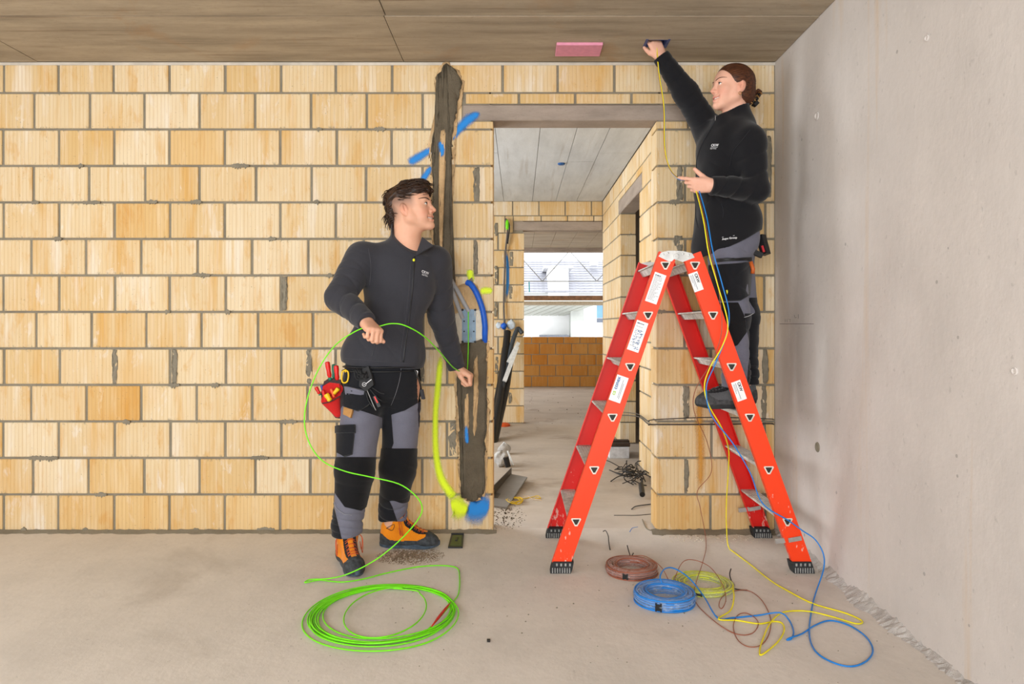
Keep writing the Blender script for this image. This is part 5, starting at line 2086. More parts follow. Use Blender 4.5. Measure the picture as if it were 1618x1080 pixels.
    def brows(self, parent, mat, z=.0225, r=.0042, V=None, Q=None):
        m = (np.linalg.norm(V - self.c, axis=1) < .16)
        sel = m[Q].all(1)
        Vs, Qs, _ = subset(V, Q, sel)
        bv = BVHTree.FromPolygons([Vector(q) for q in Vs], [tuple(int(i) for i in q) for q in Qs])
        for g in (-1, 1):
            pts = []
            for t in np.linspace(0, 1, 9):
                q = np.array((.0, g * (.011 + .032 * t), z + .007 * math.sin(t * 2.4) - .003))
                o = self.w(q + (.16, g * .05 * t, 0))
                h = bv.ray_cast(Vector(o), Vector(self.w(q) - o).normalized())
                if h[0] is not None:
                    pts.append(np.array(h[0]) + np.array(h[1]) * .0004)
            if len(pts) == 9:
                MB().tube(pts, [r * q for q in (.6, .95, 1, 1, .95, .85, .7, .5, .25)], 6).build('eyebrow', mat, parent, True)
        return
        for g in (-1, 1):
            pts = [self.w((.0930 - .022 * t ** 2.2, g * (.012 + .038 * t), z + .008 * math.sin(t * 2.4) - .003)) for t in np.linspace(0, 1, 9)]
            MB().tube(pts, [r * q for q in (.6, .95, 1, 1, .95, .85, .7, .5, .25)], 6, flat=.8).build('eyebrow', mat, parent, True)

    def teeth(self, parent):
        mb = MB()
        for zc, hh in ((-.0670, .0046), (-.0735, .0030)):
            vv = []
            n = 12
            for i in range(n + 1):
                a = -1 + 2 * i / n
                x, y = .0918 - .017 * a * a, .0255 * a
                vv += [self.w((x, y, zc + hh * (1 - .5 * a * a))), self.w((x, y, zc - hh * (1 - .5 * a * a))), self.w((x - .006, y, zc + hh)), self.w((x - .006, y, zc - hh))]
            ff = []
            for i in range(n):
                b = i * 4
                ff += [(b, b + 1, b + 5, b + 4), (b + 2, b + 6, b + 7, b + 3), (b, b + 4, b + 6, b + 2), (b + 1, b + 3, b + 7, b + 5)]
            mb.add(vv, ff)
        mb.build('teeth', tooth_m, parent, True)

    def masks(self, V, female=False):
        L = self.loc(V)
        near = (np.abs(L) < .2).all(1)

        def g(c, r, sharp=1.0):
            d = ((L - np.asarray(c)) / np.asarray(r))
            return np.exp(-(d ** 2).sum(1) * sharp) * near
        Lm = L.copy()
        Lm[:, 1] = np.abs(L[:, 1])

        def gm(c, r):
            d = ((Lm - np.asarray(c)) / np.asarray(r))
            return np.exp(-(d ** 2).sum(1)) * near
        lip = np.clip(gm((.094, .006, -.0625), (.012, .014, .0058)) + gm((.092, .006, -.0775), (.012, .014, .0062)) + .6 * gm((.083, .022, -.067), (.010, .008, .006)), 0, 1) * .8
        blush = np.clip(gm((.070, .042, -.042), (.03, .025, .025)) * .35 + g((.110, 0, -.032), (.02, .016, .014)) * .35 + gm((-.012, .082, -.01), (.03, .012, .04)) * .35, 0, 1)
        fade = np.zeros(len(V))
        if not female:
            ss = lambda v, a, b: np.clip((v - a) / (b - a), 0, 1)
            side = ss(Lm[:, 1], .030, .055) * ss(L[:, 0], .050, .025) * ss(L[:, 2], -.020, .032)
            back = ss(L[:, 0], -.030, -.075) * ss(L[:, 2], -.075, -.02)
            fade = np.clip(np.maximum(side, back) * .8 + gm((.035, .045, -.085), (.05, .03, .03)) * .10, 0, .85) * near
        return {'lip': lip, 'blush': blush, 'fade': fade}


def hand(F, wrist, x, y, left, curls, thumb, s=1.0, spread=1.0):
    """x = towards the fingers, y = towards the thumb. curls: per finger three flexion angles (deg)"""
    x = nrm(x)
    y = nrm(np.asarray(y) - x * np.dot(x, y))
    z = np.cross(y, x) if left else np.cross(x, y)      # dorsal
    wrist = np.asarray(wrist, float)

    def w(p):
        return wrist + s * (x * p[0] + y * p[1] + z * p[2])
    mcp = [(.088, .028, 0), (.091, .0095, .003), (.086, -.0095, .002), (.077, -.027, -.002)]
    seg = [(.042, .024, .020), (.046, .028, .021), (.042, .026, .021), (.033, .020, .019)]
    rad = [.0098, .0100, .0094, .0084]
    # palm
    for i, m in enumerate(mcp):
        F.cone(w((.0, (.018, .007, -.006, -.017)[i], 0)), w(m), .0165 * s, .0125 * s, .012 * s)
    F.cone(w((.012, .018, -.010)), w((.050, .026, -.012)), .015 * s, .013 * s, .012 * s)
    F.cone(w((.012, -.016, -.010)), w((.055, -.022, -.012)), .015 * s, .012 * s, .012 * s)
    F.cone(w((-.05, 0, 0)), w((.006, 0, 0)), .025 * s, .024 * s, .012 * s, flat=(tuple(z), .8))
    tips = []
    for i, m in enumerate(mcp):
        p = np.array(m, float)
        a = 0.0
        side = (1.0, .3, -.35, -1.0)[i] * R(5) * spread
        for j in range(3):
            a += R(curls[i][j])
            d = np.array([math.cos(a), math.sin(side) * math.cos(a), -math.sin(a)])
            q = p + d * seg[i][j]
            r0 = rad[i] * (1.0, .93, .86)[j]
            r1 = rad[i] * (.95, .88, .72)[j]
            F.cone(w(p), w(q), r0 * s, r1 * s, .0035 * s)
            if j < 2:
                F.ell(w(q + np.array([0, 0, .001])), np.array([.0103, .0103, .0103]) * s * (rad[i] / .0100) * .93, None, .003 * s)
            p = q
        tips.append((w(p), d))
    # thumb leaves the side of the palm near its base
    p = np.array([.022, .022, -.006])
    pr = [.0150, .0125, .0108, .0088]
    for j in range(3):
        q = p + np.array(thumb[j])
        F.cone(w(p), w(q), pr[j] * s, pr[j + 1] * s, (.010, .004, .003)[j] * s)
        p = q
    return w, tips, (x, y, z)


def limb(V, a, b):
    ab = b - a
    t = ((V - a) @ ab) / (ab @ ab)
    d = np.linalg.norm(V - (a + np.clip(t, 0, 1)[:, None] * ab), axis=1)
    return t, d


def creases(V, a, b, am, lam=.085, rad=.06, ph=0.0):
    """irregular sharp valleys with broad ridges across a limb"""
    t, d = limb(V, a, b)
    ab = b - a
    L_ = np.linalg.norm(ab)
    _, s_, u_ = frame_from(ab)
    ang = np.arctan2((V - a) @ u_, (V - a) @ s_)
    m = np.exp(-np.clip((d - rad) / .05, 0, None) ** 2 * 3) * np.clip(1.35 - np.abs(t - .55) * 1.7, 0, 1)
    q = t * L_ * math.pi / lam + 1.7 * wav(V, 9) + .8 * np.sin(ang + ph) + ph
    val = (1 - np.abs(np.sin(q))) ** 2.6
    q2 = t * L_ * math.pi / (lam * .6) - 1.9 * wav(V + .3, 11) - .9 * np.cos(ang - ph)
    val2 = (1 - np.abs(np.sin(q2))) ** 3
    patch = np.clip(.55 + .9 * wav(V + .7, 12), 0, 1)
    return -am * m * (val * patch + .6 * val2 * (1 - patch)) + am * .25 * m


# ================================================================== the man at the wall
def zpx(py, y):
    return HC + (VY - py) * y / FPX


def make_man():
    up = (0, 0, 1)
    Hd = Head(P(651, 329, 3.34), (.955, -.20, .17), (-.05, 0, 1), 1.0)
    neck0 = P(645, 392, 3.37)
    SR_, SL_ = P(573, 408, 3.31), P(688, 414, 3.43)
    ER_, EL_ = P(537, 470, 3.20), P(697, 500, 3.50)
    WR_, WL_ = P(579, 508, 3.05), P(721, 579, 3.555)
    pel, chest, waist = P(606, 596, 3.37), P(632, 448, 3.37), P(614, 530, 3.37)
    HR_, KR_, AR_ = P(576, 612, 3.35), P(561, 742, 3.23), np.array([-.815, 3.235, .13])
    HL_, KL_, AL_ = P(638, 612, 3.41), P(629, 738, 3.41), np.array([-.645, 3.49, .13])
    # --- body: one continuous surface
    F = Field((-1.02, 2.90, -.005), (-.18, 3.66, 1.84), .0034)
    F.ell(chest, (.150, .100, .19), None, .05).ell(waist, (.135, .095, .16), None, .05).ell(pel, (.150, .100, .12), None, .05)
    for S_, E_, W_ in ((SR_, ER_, WR_), (SL_, EL_, WL_)):
        F.cone(neck0 - (0, 0, .03), S_, .055, .055, .05).cone(S_, E_, .052, .042, .02).cone(E_, W_, .042, .027, .02)
    for H_, K_, A_ in ((HR_, KR_, AR_), (HL_, KL_, AL_)):
        F.cone(H_, K_, .080, .055, .03).cone(K_, A_, .055, .040, .02)
        F.cone(A_, A_ - (0, 0, .07), .040, .036, .02)
    F.cone(neck0 - (0, 0, .04), Hd.w((-.022, 0, -.050)), .064, .056, .03)
    F.cone(P(640, 372, 3.36), Hd.w((-.055, 0, -.03)), .050, .045, .03)
    Hd.build(F)
    # right hand: fist closed over the wire, back of the hand up
    gR = hand(F, WR_, (.56, -.66, -.42), (.80, .55, -.18), False, [(62, 78, 35), (66, 84, 38), (68, 86, 40), (70, 84, 38)], [(.030, .016, -.016), (.030, .002, -.014), (.028, .004, -.002)], 1.02, .3)
    gL = hand(F, WL_, (.84, -.10, -.52), (-.10, -.98, -.05), True, [(55, 80, 40), (62, 84, 40), (66, 86, 42), (68, 86, 42)], [(.026, .018, -.016), (.030, .000, -.014), (.028, -.002, -.006)], 1.0, .3)
    V, Q = F.mesh()
    body = np_mesh('person', V, Q, sk_man, None, Hd.masks(V))
    tag(body, 'person in charcoal zip jacket and orange boots feeding the green wire', 'person', 'people at work')
    Hd.eyes(body, (1, .0, .07))
    Hd.brows(body, hr_man, .0225, .0030, V, Q)
    Hd.teeth(body)

    # --- jacket
    J = Field((-1.04, 2.94, .86), (-.22, 3.68, 1.66), .0045)
    J.ell(P(631, 445, 3.37), (.178, .128, .21), None, .06)
    J.ell(P(614, 525, 3.37), (.168, .128, .17), None, .06)
    J.cone(P(596, 560, 3.365), P(619, 562, 3.38), .150, .150, .05, flat=((0, 1, 0), .86))
    J.cone(P(570, 560, 3.36), P(640, 562, 3.38), .095, .095, .06)
    for S_ in (SR_, SL_):
        J.cone(neck0 - (0, 0, .045), S_ - (0, 0, .006), .070, .070, .06)
    h0, h1 = P(540, 571, 3.36), P(668, 582, 3.36)
    J.cut(h0, np.cross(h1 - h0, (0, -1, -.04)) * (-1 if np.cross(h1 - h0, (0, -1, -.04))[2] > 0 else 1))
    ca, cb_ = P(640, 402, 3.372), P(646, 356, 3.36)
    J.cone(ca, cb_, .083, .084, .03)
    # neck opening, deep V at the zip
    nape, frnt = P(618, 350, 3.42), P(656, 404, 3.265)
    dv = frnt - nape
    sv = nrm(np.cross(dv, (0, 0, 1)))
    nv = np.cross(sv, dv)
    J.cut(nape, nv, P(608, 408, 3.1), P(692, 330, 3.6))
    J.cone(P(645, 400, 3.372), P(654, 330, 3.335), .064, .068, .006, 'sub')
    for S_, E_, W_, sg in ((SR_, ER_, WR_, 1), (SL_, EL_, WL_, -1)):
        d = nrm(W_ - E_)
        J.cone(S_, E_, .080, .066, .035).cone(E_, W_ + d * .03, .066, .041, .025)
        J.cone(W_ - d * .025, W_ + d * .03, .044, .043, .006)
        o = W_ + d * .006
        J.cut(o, d, o - .075, o + .075)
    V, Q = J.mesh()
    N = vnormals(V, Q)
    # folds
    disp = .0030 * wav(V, 26) + .0012 * wav(V * np.array([1, 1, .6]), 60)
    for a, b, am in ((SR_, ER_, .008), (ER_, WR_, .008), (SL_, EL_, .009), (EL_, WL_, .009)):
        disp += creases(V, a, b, am)
    disp += creases(V, P(650, 470, 3.25), P(590, 560, 3.25), .005, .16, .09) * (V[:, 1] < 3.36)
    # hem gathers
    hem = np.exp(-((V[:, 2] - zpx(560, 3.36)) / .05) ** 2)
    disp += hem * .002 * wav(V * np.array([1, 1, .2]), 90)
    V = V + N * disp[:, None]
    jk = np_mesh('jacket', V, Q, jk_m, body)
    jb = bvh_of(jk)
    # zip, yellow pull, seams, logo
    strip_on(jb, [(655, 405), (653, 430), (650, 470), (645, 510), (640, 545), (637, 572)], .0042, 'zip', simple('zip_dark', (28, 28, 32), .5), jk)
    strip_on(jb, [(650, 405), (648, 430), (645, 470), (640, 510), (635, 545), (632, 572)], .0016, 'seam', simple('seam_grey', (78, 78, 84), .8), jk)
    h = on_surface(jb, 653.5, 411, .004)
    if h: MB().blob(tuple(h[0]), (.006, .004, .007), 1, .1).build('zip_pull', yelp_m, jk, True)
    strip_on(jb, [(545, 566), (580, 569), (620, 572), (655, 575)], .0013, 'seam', MAT['seam_grey'], jk)
    strip_on(jb, [(582, 392), (586, 420), (584, 450)], .0013, 'seam', MAT['seam_grey'], jk)
    strip_on(jb, [(600, 520), (592, 545), (588, 562)], .0016, 'pocket_seam', MAT['seam_grey'], jk)
    logo_on(jb, 667, 431, (.93, .3, -.16), (0, 0, 1), [('CKW', .017, -.004, .002), (None, .0, .030, -.0035, .0012), ('Axpo Group', .0064, -.001, -.0105)], jk, white_t)
    # open collar tip that stands off the neck
    a, b, c, d = P(657, 402, 3.272), P(667, 374, 3.335), P(684, 387, 3.285), P(668, 396, 3.262)
    MB().add([a, b, c, d] + [q + np.array([.002, .006, -.004]) for q in (a, b, c, d)], [(0, 1, 2, 3), (7, 6, 5, 4), (0, 4, 5, 1), (1, 5, 6, 2), (2, 6, 7, 3), (3, 7, 4, 0)]).build('collar_flap', jk_m, jk)

    # --- trousers
    T = Field((-1.02, 3.02, .10), (-.50, 3.64, 1.00), .0045)
    T.ell(P(606, 590, 3.37), (.172, .125, .15), None, .05)
    T.cone(P(580, 575, 3.36), P(632, 575, 3.39), .105, .105, .04)
    T.cone(HR_, KR_, .108, .086, .05).cone(KR_ - (0, .012, 0), AR_ + (0, 0, .05), .086, .066, .03)
    T.cone(HL_, KL_, .098, .084, .05).cone(KL_ - (0, .010, 0), AL_ + (0, 0, .05), .084, .066, .03)
    T.cut((0, 0, zpx(566, 3.37)), (0, 0, 1))
    for A_ in (AR_, AL_):
        T.cone(A_ + (0, 0, .07), A_ + (0, 0, .0), .067, .071, .015)
        o = A_ + np.array([0, 0, .012])
        T.cut(o, (0, 0, -1), o - (.1, .1, .12), o + (.1, .1, .02))
    V, Q = T.mesh()
    N = vnormals(V, Q)
    disp = .0028 * wav(V, 24) + .0012 * wav(V, 70)
    for H_, K_, A_ in ((HR_, KR_, AR_), (HL_, KL_, AL_)):
        t, d = limb(V, K_, A_)
        disp += creases(V, K_ * .45 + A_ * .55, A_ + (0, 0, .0), .014, .055, .075, 1.0)
        disp += creases(V, K_ + (0, 0, .10), K_ - (0, 0, .12), .0045, .10, .085, 2.0)
        disp += creases(V, H_ + (0, 0, .02), H_ * .6 + K_ * .4, .008, .10, .095, .5)
    V = V + N * disp[:, None]
    # colour panels by garment seams
    tbv = BVHTree.FromPolygons([Vector(v) for v in V], [tuple(int(i) for i in q) for q in Q])

    def f_leg(V):
        px, py = to_px(V)
        return px - np.interp(py, [600, 650, 700, 800, 860], [607, 604, 604, 594, 590])

    def f_knee(V, N):
        px, py = to_px(V)
        L = np.minimum.reduce([py - 708, 792 + 2 * np.sin(px * .2) - py, px - 594])
        Rr = np.minimum.reduce([py - 722, np.interp(px, [528, 545, 570, 585], [775, 800, 806, 795]) - py, px - 530])
        return np.minimum(np.where(f_leg(V) > 0, L, Rr), (.45 - N[:, 1]) * 20)

    def f_black(V):
        px, py = to_px(V)
        leg = f_leg(V) > 0
        hip = np.where(leg, np.interp(px, [605, 618, 640, 664], [668, 655, 648, 634]), np.interp(px, [535, 560, 605], [640, 645, 660])) - py
        oL = np.minimum(np.interp(py, [650, 700, 760, 800, 835], [618, 622, 600, 620, 632]) - px, py - 650)
        oR = np.minimum(np.interp(py, [715, 760, 800, 850], [529, 530, 528, 540]) - px, py - 715)
        return np.maximum(hip, np.where(leg, oL, oR))
    V, N, kn, rest = split_iso(V, N, Q, [], f_knee(V, N))
    V, N, blk, gry = split_iso(V, N, rest[0], rest[1], f_black(V))
    trs = poly_mesh('trousers', V, gry[0], gry[1], tg_m, body)
    poly_mesh('black_panel', V + N * .0008, blk[0], blk[1], tb_m, trs)
    leg = f_leg(V) > 0
    for sgn in (False, True):
        qs = kn[0][leg[kn[0]].sum(1) * 2 > 4] if sgn else kn[0][leg[kn[0]].sum(1) * 2 <= 4]
        gs = [g for g in kn[1] if (sum(bool(leg[i]) for i in g) * 2 > len(g)) == sgn]
        if len(qs): poly_mesh('knee_patch', V + N * .004, qs, gs, kp_m, trs)
    seam = simple('seam_pale', (150, 150, 156), .8)
    strip_on(tbv, [(634, 577), (633, 590), (630, 605), (625, 622), (618, 640)], .0013, 'fly_seam', seam, trs)
    strip_on(tbv, [(529, 792), (533, 802), (545, 812), (556, 812)], .0016, 'knee_piping', seam, trs, off=.005)
    # thigh pocket with flap
    patch = lambda pxs, off, name, mat, th=.004: sew(tbv, pxs, off, name, mat, trs, th)
    patch([(536, 676), (561, 674), (560, 690), (557, 718), (545, 722), (536, 716), (536, 692)], .008, 'thigh_pocket', tb_m, .010)
    patch([(535, 672), (562, 671), (562, 684), (535, 685)], .020, 'pocket_flap', tb_m, .004)
    patch([(548, 618), (580, 622), (583, 640), (566, 650), (548, 645)], .012, 'holster_pocket', tb_m, .012)
    patch([(549, 610), (577, 616), (575, 628), (550, 624)], .020, 'grey_flap', tg_m, .004)
    patch([(547, 641), (560, 645), (556, 660), (546, 655)], .014, 'tan_pen_holder', simple('tan_leather', (176, 128, 70), .7), .004)
    # belt
    for (zy, r) in ((578, .010), (584, .010)):
        pts = []
        for k in range(41):
            a = 2 * math.pi * k / 40
            d = Vector((math.cos(a), math.sin(a), 0))
            c0 = Vector(P(606, zy, 3.38))
            h = tbv.ray_cast(c0 + d * .5, -d)
            if h[0] is not None: pts.append(np.array(h[0] + d * .004))
        MB().tube(pts, r, 6, flat=.4, caps=False, up=(0, 0, 1)).build('belt', black_pl, trs, True, fix=False)
    return dict(body=body, jacket=jk, tro=trs, tbv=tbv, A=(AR_, AL_), Hd=Hd)


man = make_man()


# ---------------------------------------------------------------- boots
def boot(parent, heel, toe, col, dark, sole, low=False, top=.175, lace=None, name='boot'):
    heel, toe = np.asarray(heel, float), np.asarray(toe, float)
    d2 = nrm([toe[0] - heel[0], toe[1] - heel[1], 0])
    l2 = np.array([-d2[1], d2[0], 0])
    L = float(np.linalg.norm(toe[:2] - heel[:2]))
    z0 = heel[2]
    Rm = np.stack([d2, l2, np.array([0, 0, 1.0])], 1)
    w = lambda p: np.array([heel[0], heel[1], z0]) + Rm @ np.asarray(p, float)
    k = L / .30
    lo = np.minimum(w((-.06, 0, 0)), w((L + .06, 0, 0))) - (.08, .08, 0)
    hi = np.maximum(w((-.06, 0, 0)), w((L + .06, 0, 0))) + (.08, .08, 0)
    F = Field((lo[0], lo[1], z0 - .01), (hi[0], hi[1], z0 + top + .05), .0035)
    F.cone(w((.052 * k, 0, .045)), w((.235 * k, .004, .030)), .043, .042, .02)
    F.cone(w((.240 * k, 0, .036)), w((.262 * k, .002, .030)), .041, .036, .02)
    F.cone(w((.062 * k, 0, .055)), w((.078 * k, 0, top - .02)), .043, .052 if not low else .042, .03)
    F.cone(w((.10 * k, 0, top - .055)), w((.21 * k, .002, .052)), .036, .030, .03)
    F.cone(w((.035 * k, 0, .03)), w((.035 * k, 0, .10)), .038, .034, .02)
    F.cut((0, 0, z0 + .020), (0, 0, -1))
    F.cut((0, 0, z0 + top), (0, 0, 1))
    V, Q = F.mesh()
    N = vnormals(V, Q)
    V = V + N * (.0012 * wav(V, 60))[:, None]
    Lc = (V[Q].mean(1) - w((0, 0, 0))) @ Rm
    u, v, z = Lc[:, 0] / k, Lc[:, 1], Lc[:, 2]
    rand = (z < np.interp(u, [-.05, .02, .06, .12, .20, .235, .25, .31], [.075, .072, .048, .042, .046, .062, .12, .12]))
    mesh_ = (z > .075) & (np.abs(v) < .030) & (u > .10) & (np.abs(v) > .012) & ~rand
    b = np_mesh(name, V, Q[~rand & ~mesh_], col, parent)
    Vr, Qr, _ = subset(V + N * .0015, Q, rand)
    np_mesh('toe_rand', Vr, Qr, dark, b)
    if mesh_.any():
        Vr, Qr, _ = subset(V + N * .0004, Q, mesh_)
        np_mesh('tongue_mesh', Vr, Qr, bky_m, b)
    # sole with lugs
    out = []
    n = 36
    for i in range(n):
        a = 2 * math.pi * i / n
        cx_ = math.cos(a)
        x = .148 * k + .156 * k * cx_
        wd = np.interp(x / k, [-.01, .03, .08, .13, .19, .24, .28, .305], [.026, .040, .040, .036, .045, .047, .036, .014])
        sn = math.sin(a)
        out.append((x, wd * (abs(sn) ** .45) * (1 if sn > 0 else -1) + .003))
    vv = []
    for zz, sc in ((.0, .94), (.006, .99), (.020, 1.0), (.028, .99)):
        for (x, y) in out:
            lift = .010 * max(0, (x / k - .24) / .06)
            vv.append(w((x if sc == 1 else .148 * k + (x - .148 * k) * sc, y * sc, zz + lift)))
    ff = [tuple(reversed(range(n))), tuple(range(3 * n, 4 * n))]
    for r_ in range(3):
        for i in range(n):
            j = (i + 1) % n
            ff.append((r_ * n + i, r_ * n + j, (r_ + 1) * n + j, (r_ + 1) * n + i))
    MB().add(vv, ff).build('sole', sole, b, 40)
    bv = BVHTree.FromPolygons([Vector(q) for q in V], [tuple(int(i) for i in q) for q in Q])

    def top_pt(u_, v_, off=.003):
        h = bv.ray_cast(Vector(w((u_ * k, v_, .30))), Vector((0, 0, -1)))
        return None if h[0] is None else np.array(h[0]) + np.array([0, 0, off])
    if lace is not None:
        for i in range(6):
            ua, ub = .125 + i * .018, .133 + i * .018
            for sg in (-1, 1):
                p = [top_pt(ua + (ub - ua) * t, sg * (-.024 + .048 * t)) for t in (0, .33, .66, 1)]
                if all(q is not None for q in p):
                    MB().tube(p, .0016, 5).build('lace', lace, b, True)
            for sg in (-1, 1):
                p = top_pt(ua, sg * .026, .002)
                if p is not None:
                    MB().blob(tuple(p), (.004, .004, .003), i, .1, 8, 6).build('eyelet', black_pl, b, True)
    return b, w


bR, wR = boot(man['body'], (-.845, 3.305, 0), (-.722, 3.040, 0), org_m, btd_m, sol_m, lace=lace_m)
bL, wL = boot(man['body'], (-.708, 3.500, 0), (-.405, 3.472, 0), org_m, btd_m, sol_m, lace=lace_m)
# lace bows hanging at the side
for b, w, sg in ((bR, wR, -1), (bR, wR, 1), (bL, wL, -1)):
    for k in range(2):
        p = [w((.10, sg * .040, .150)), w((.112 + .012 * k, sg * .060, .130)), w((.115 + .016 * k, sg * .060, .085 - .02 * k)), w((.120 + .008 * k, sg * .056, .075)), w((.108, sg * .052, .110))]
        MB().tube(spline(p, 5), .0017, 5).build('lace_loop', lace_m, b, True)
for b, w in ((bL, wL),):
    p = [w((.045, -.050, .108)), w((.085, -.052, .128)), w((.075, -.054, .098)), w((.050, -.052, .106))]
    MB().tube(spline(p, 4, True), .0014, 5).build('side_emblem', black_pl, b, True)


# ---------------------------------------------------------------- hair of the man: short textured top, shaved sides, longer back
def man_hair():
    H = man['Hd']
    w, Rm = H.w, H.R
    lo, hi = H.c - .19, H.c + .19
    F = Field(lo, hi, .0030)
    e = lambda c, r, k=.02, m='add': F.ell(w(c), r, Rm, k, m)
    e((-.012, 0, .070), (.100, .0775, .058), .02)
    e((.046, 0, .084), (.054, .0665, .042), .02)
    e((-.078, 0, .050), (.046, .058, .060), .02)
    e((-.100, 0, -.005), (.026, .046, .060), .02)
    F.cone(w((-.103, 0, -.02)), w((-.098, 0, -.085)), .030, .016, .02)
    F.cone(w((.080, .02, .085)), w((.112, .012, .066)), .024, .009, .01)
    F.cone(w((.080, -.02, .085)), w((.104, -.022, .060)), .022, .008, .01)
    V, Q = F.mesh()
    N = vnormals(V, Q)
    L = H.loc(V)
    # ragged texture running front to back
    a = np.arctan2(L[:, 1], L[:, 2] + .02)
    V = V + N * (.0018 * np.sin(a * 26 + 5 * wav(V, 18)) + .0030 * wav(V, 70))[:, None]
    o = np_mesh('hair', V, Q, hr_man, man['body'])
    rg = random.Random(21)
    mb = MB()
    bv = bvh_of(o)
    for k in range(620):
        # root on the surface, flow from crown to fringe / down the back
        th = rg.uniform(-1.75, 1.75)
        u = rg.uniform(-.11, .09)
        top = np.array((u, .075 * math.sin(th), .05 + .09 * math.cos(th)))
        if u < -.045:
            top = np.array((-.15, rg.uniform(-.065, .065), rg.uniform(-.09, .11)))
        cen = np.array((u if u > -.045 else -.06, 0 if u > -.045 else top[1] * .6, .04 if u > -.045 else top[2]))
        h = bv.ray_cast(Vector(w(top + (top - cen) * .8)), Vector(w(cen) - w(top)).normalized())
        if h[0] is None:
            continue
        p = np.array(h[0])
        n = np.array(h[1])
        fl = H.R @ np.array((1.0, rg.uniform(-.35, .35), -.25)) if u > -.05 else H.R @ np.array((-.25, rg.uniform(-.3, .3), -1.0))
        fl = nrm(fl - n * np.dot(fl, n))
        ln = rg.uniform(.022, .05)
        pts = [p - n * .002, p + fl * ln * .35 + n * .004, p + fl * ln * .7 + n * .005, p + fl * ln + n * rg.uniform(-.004, .006)]
        mb.tube(spline(pts, 3), [.0024, .0026, .0026, .0024, .0022, .002, .0017, .0013, .0009, .0004], 4, caps=False)
    # fringe tips over the forehead
    for k in range(46):
        y = rg.uniform(-.052, .048)
        x0 = .088 - abs(y) * .45
        p = [w((x0 - .03, y, .112)), w((x0, y + rg.uniform(-.006, .006), .104)), w((x0 + .014, y + rg.uniform(-.01, .01), .085)), w((x0 + .016 + rg.uniform(-.004, .014), y + rg.uniform(-.012, .012), .055 + rg.uniform(-.006, .014)))]
        mb.tube(spline(p, 3), [.003, .0034, .0034, .0032, .003, .0026, .0022, .0017, .001, .0004], 4, caps=False)
    mb.build('locks', hr_man, o, True, fix=False)


man_hair()


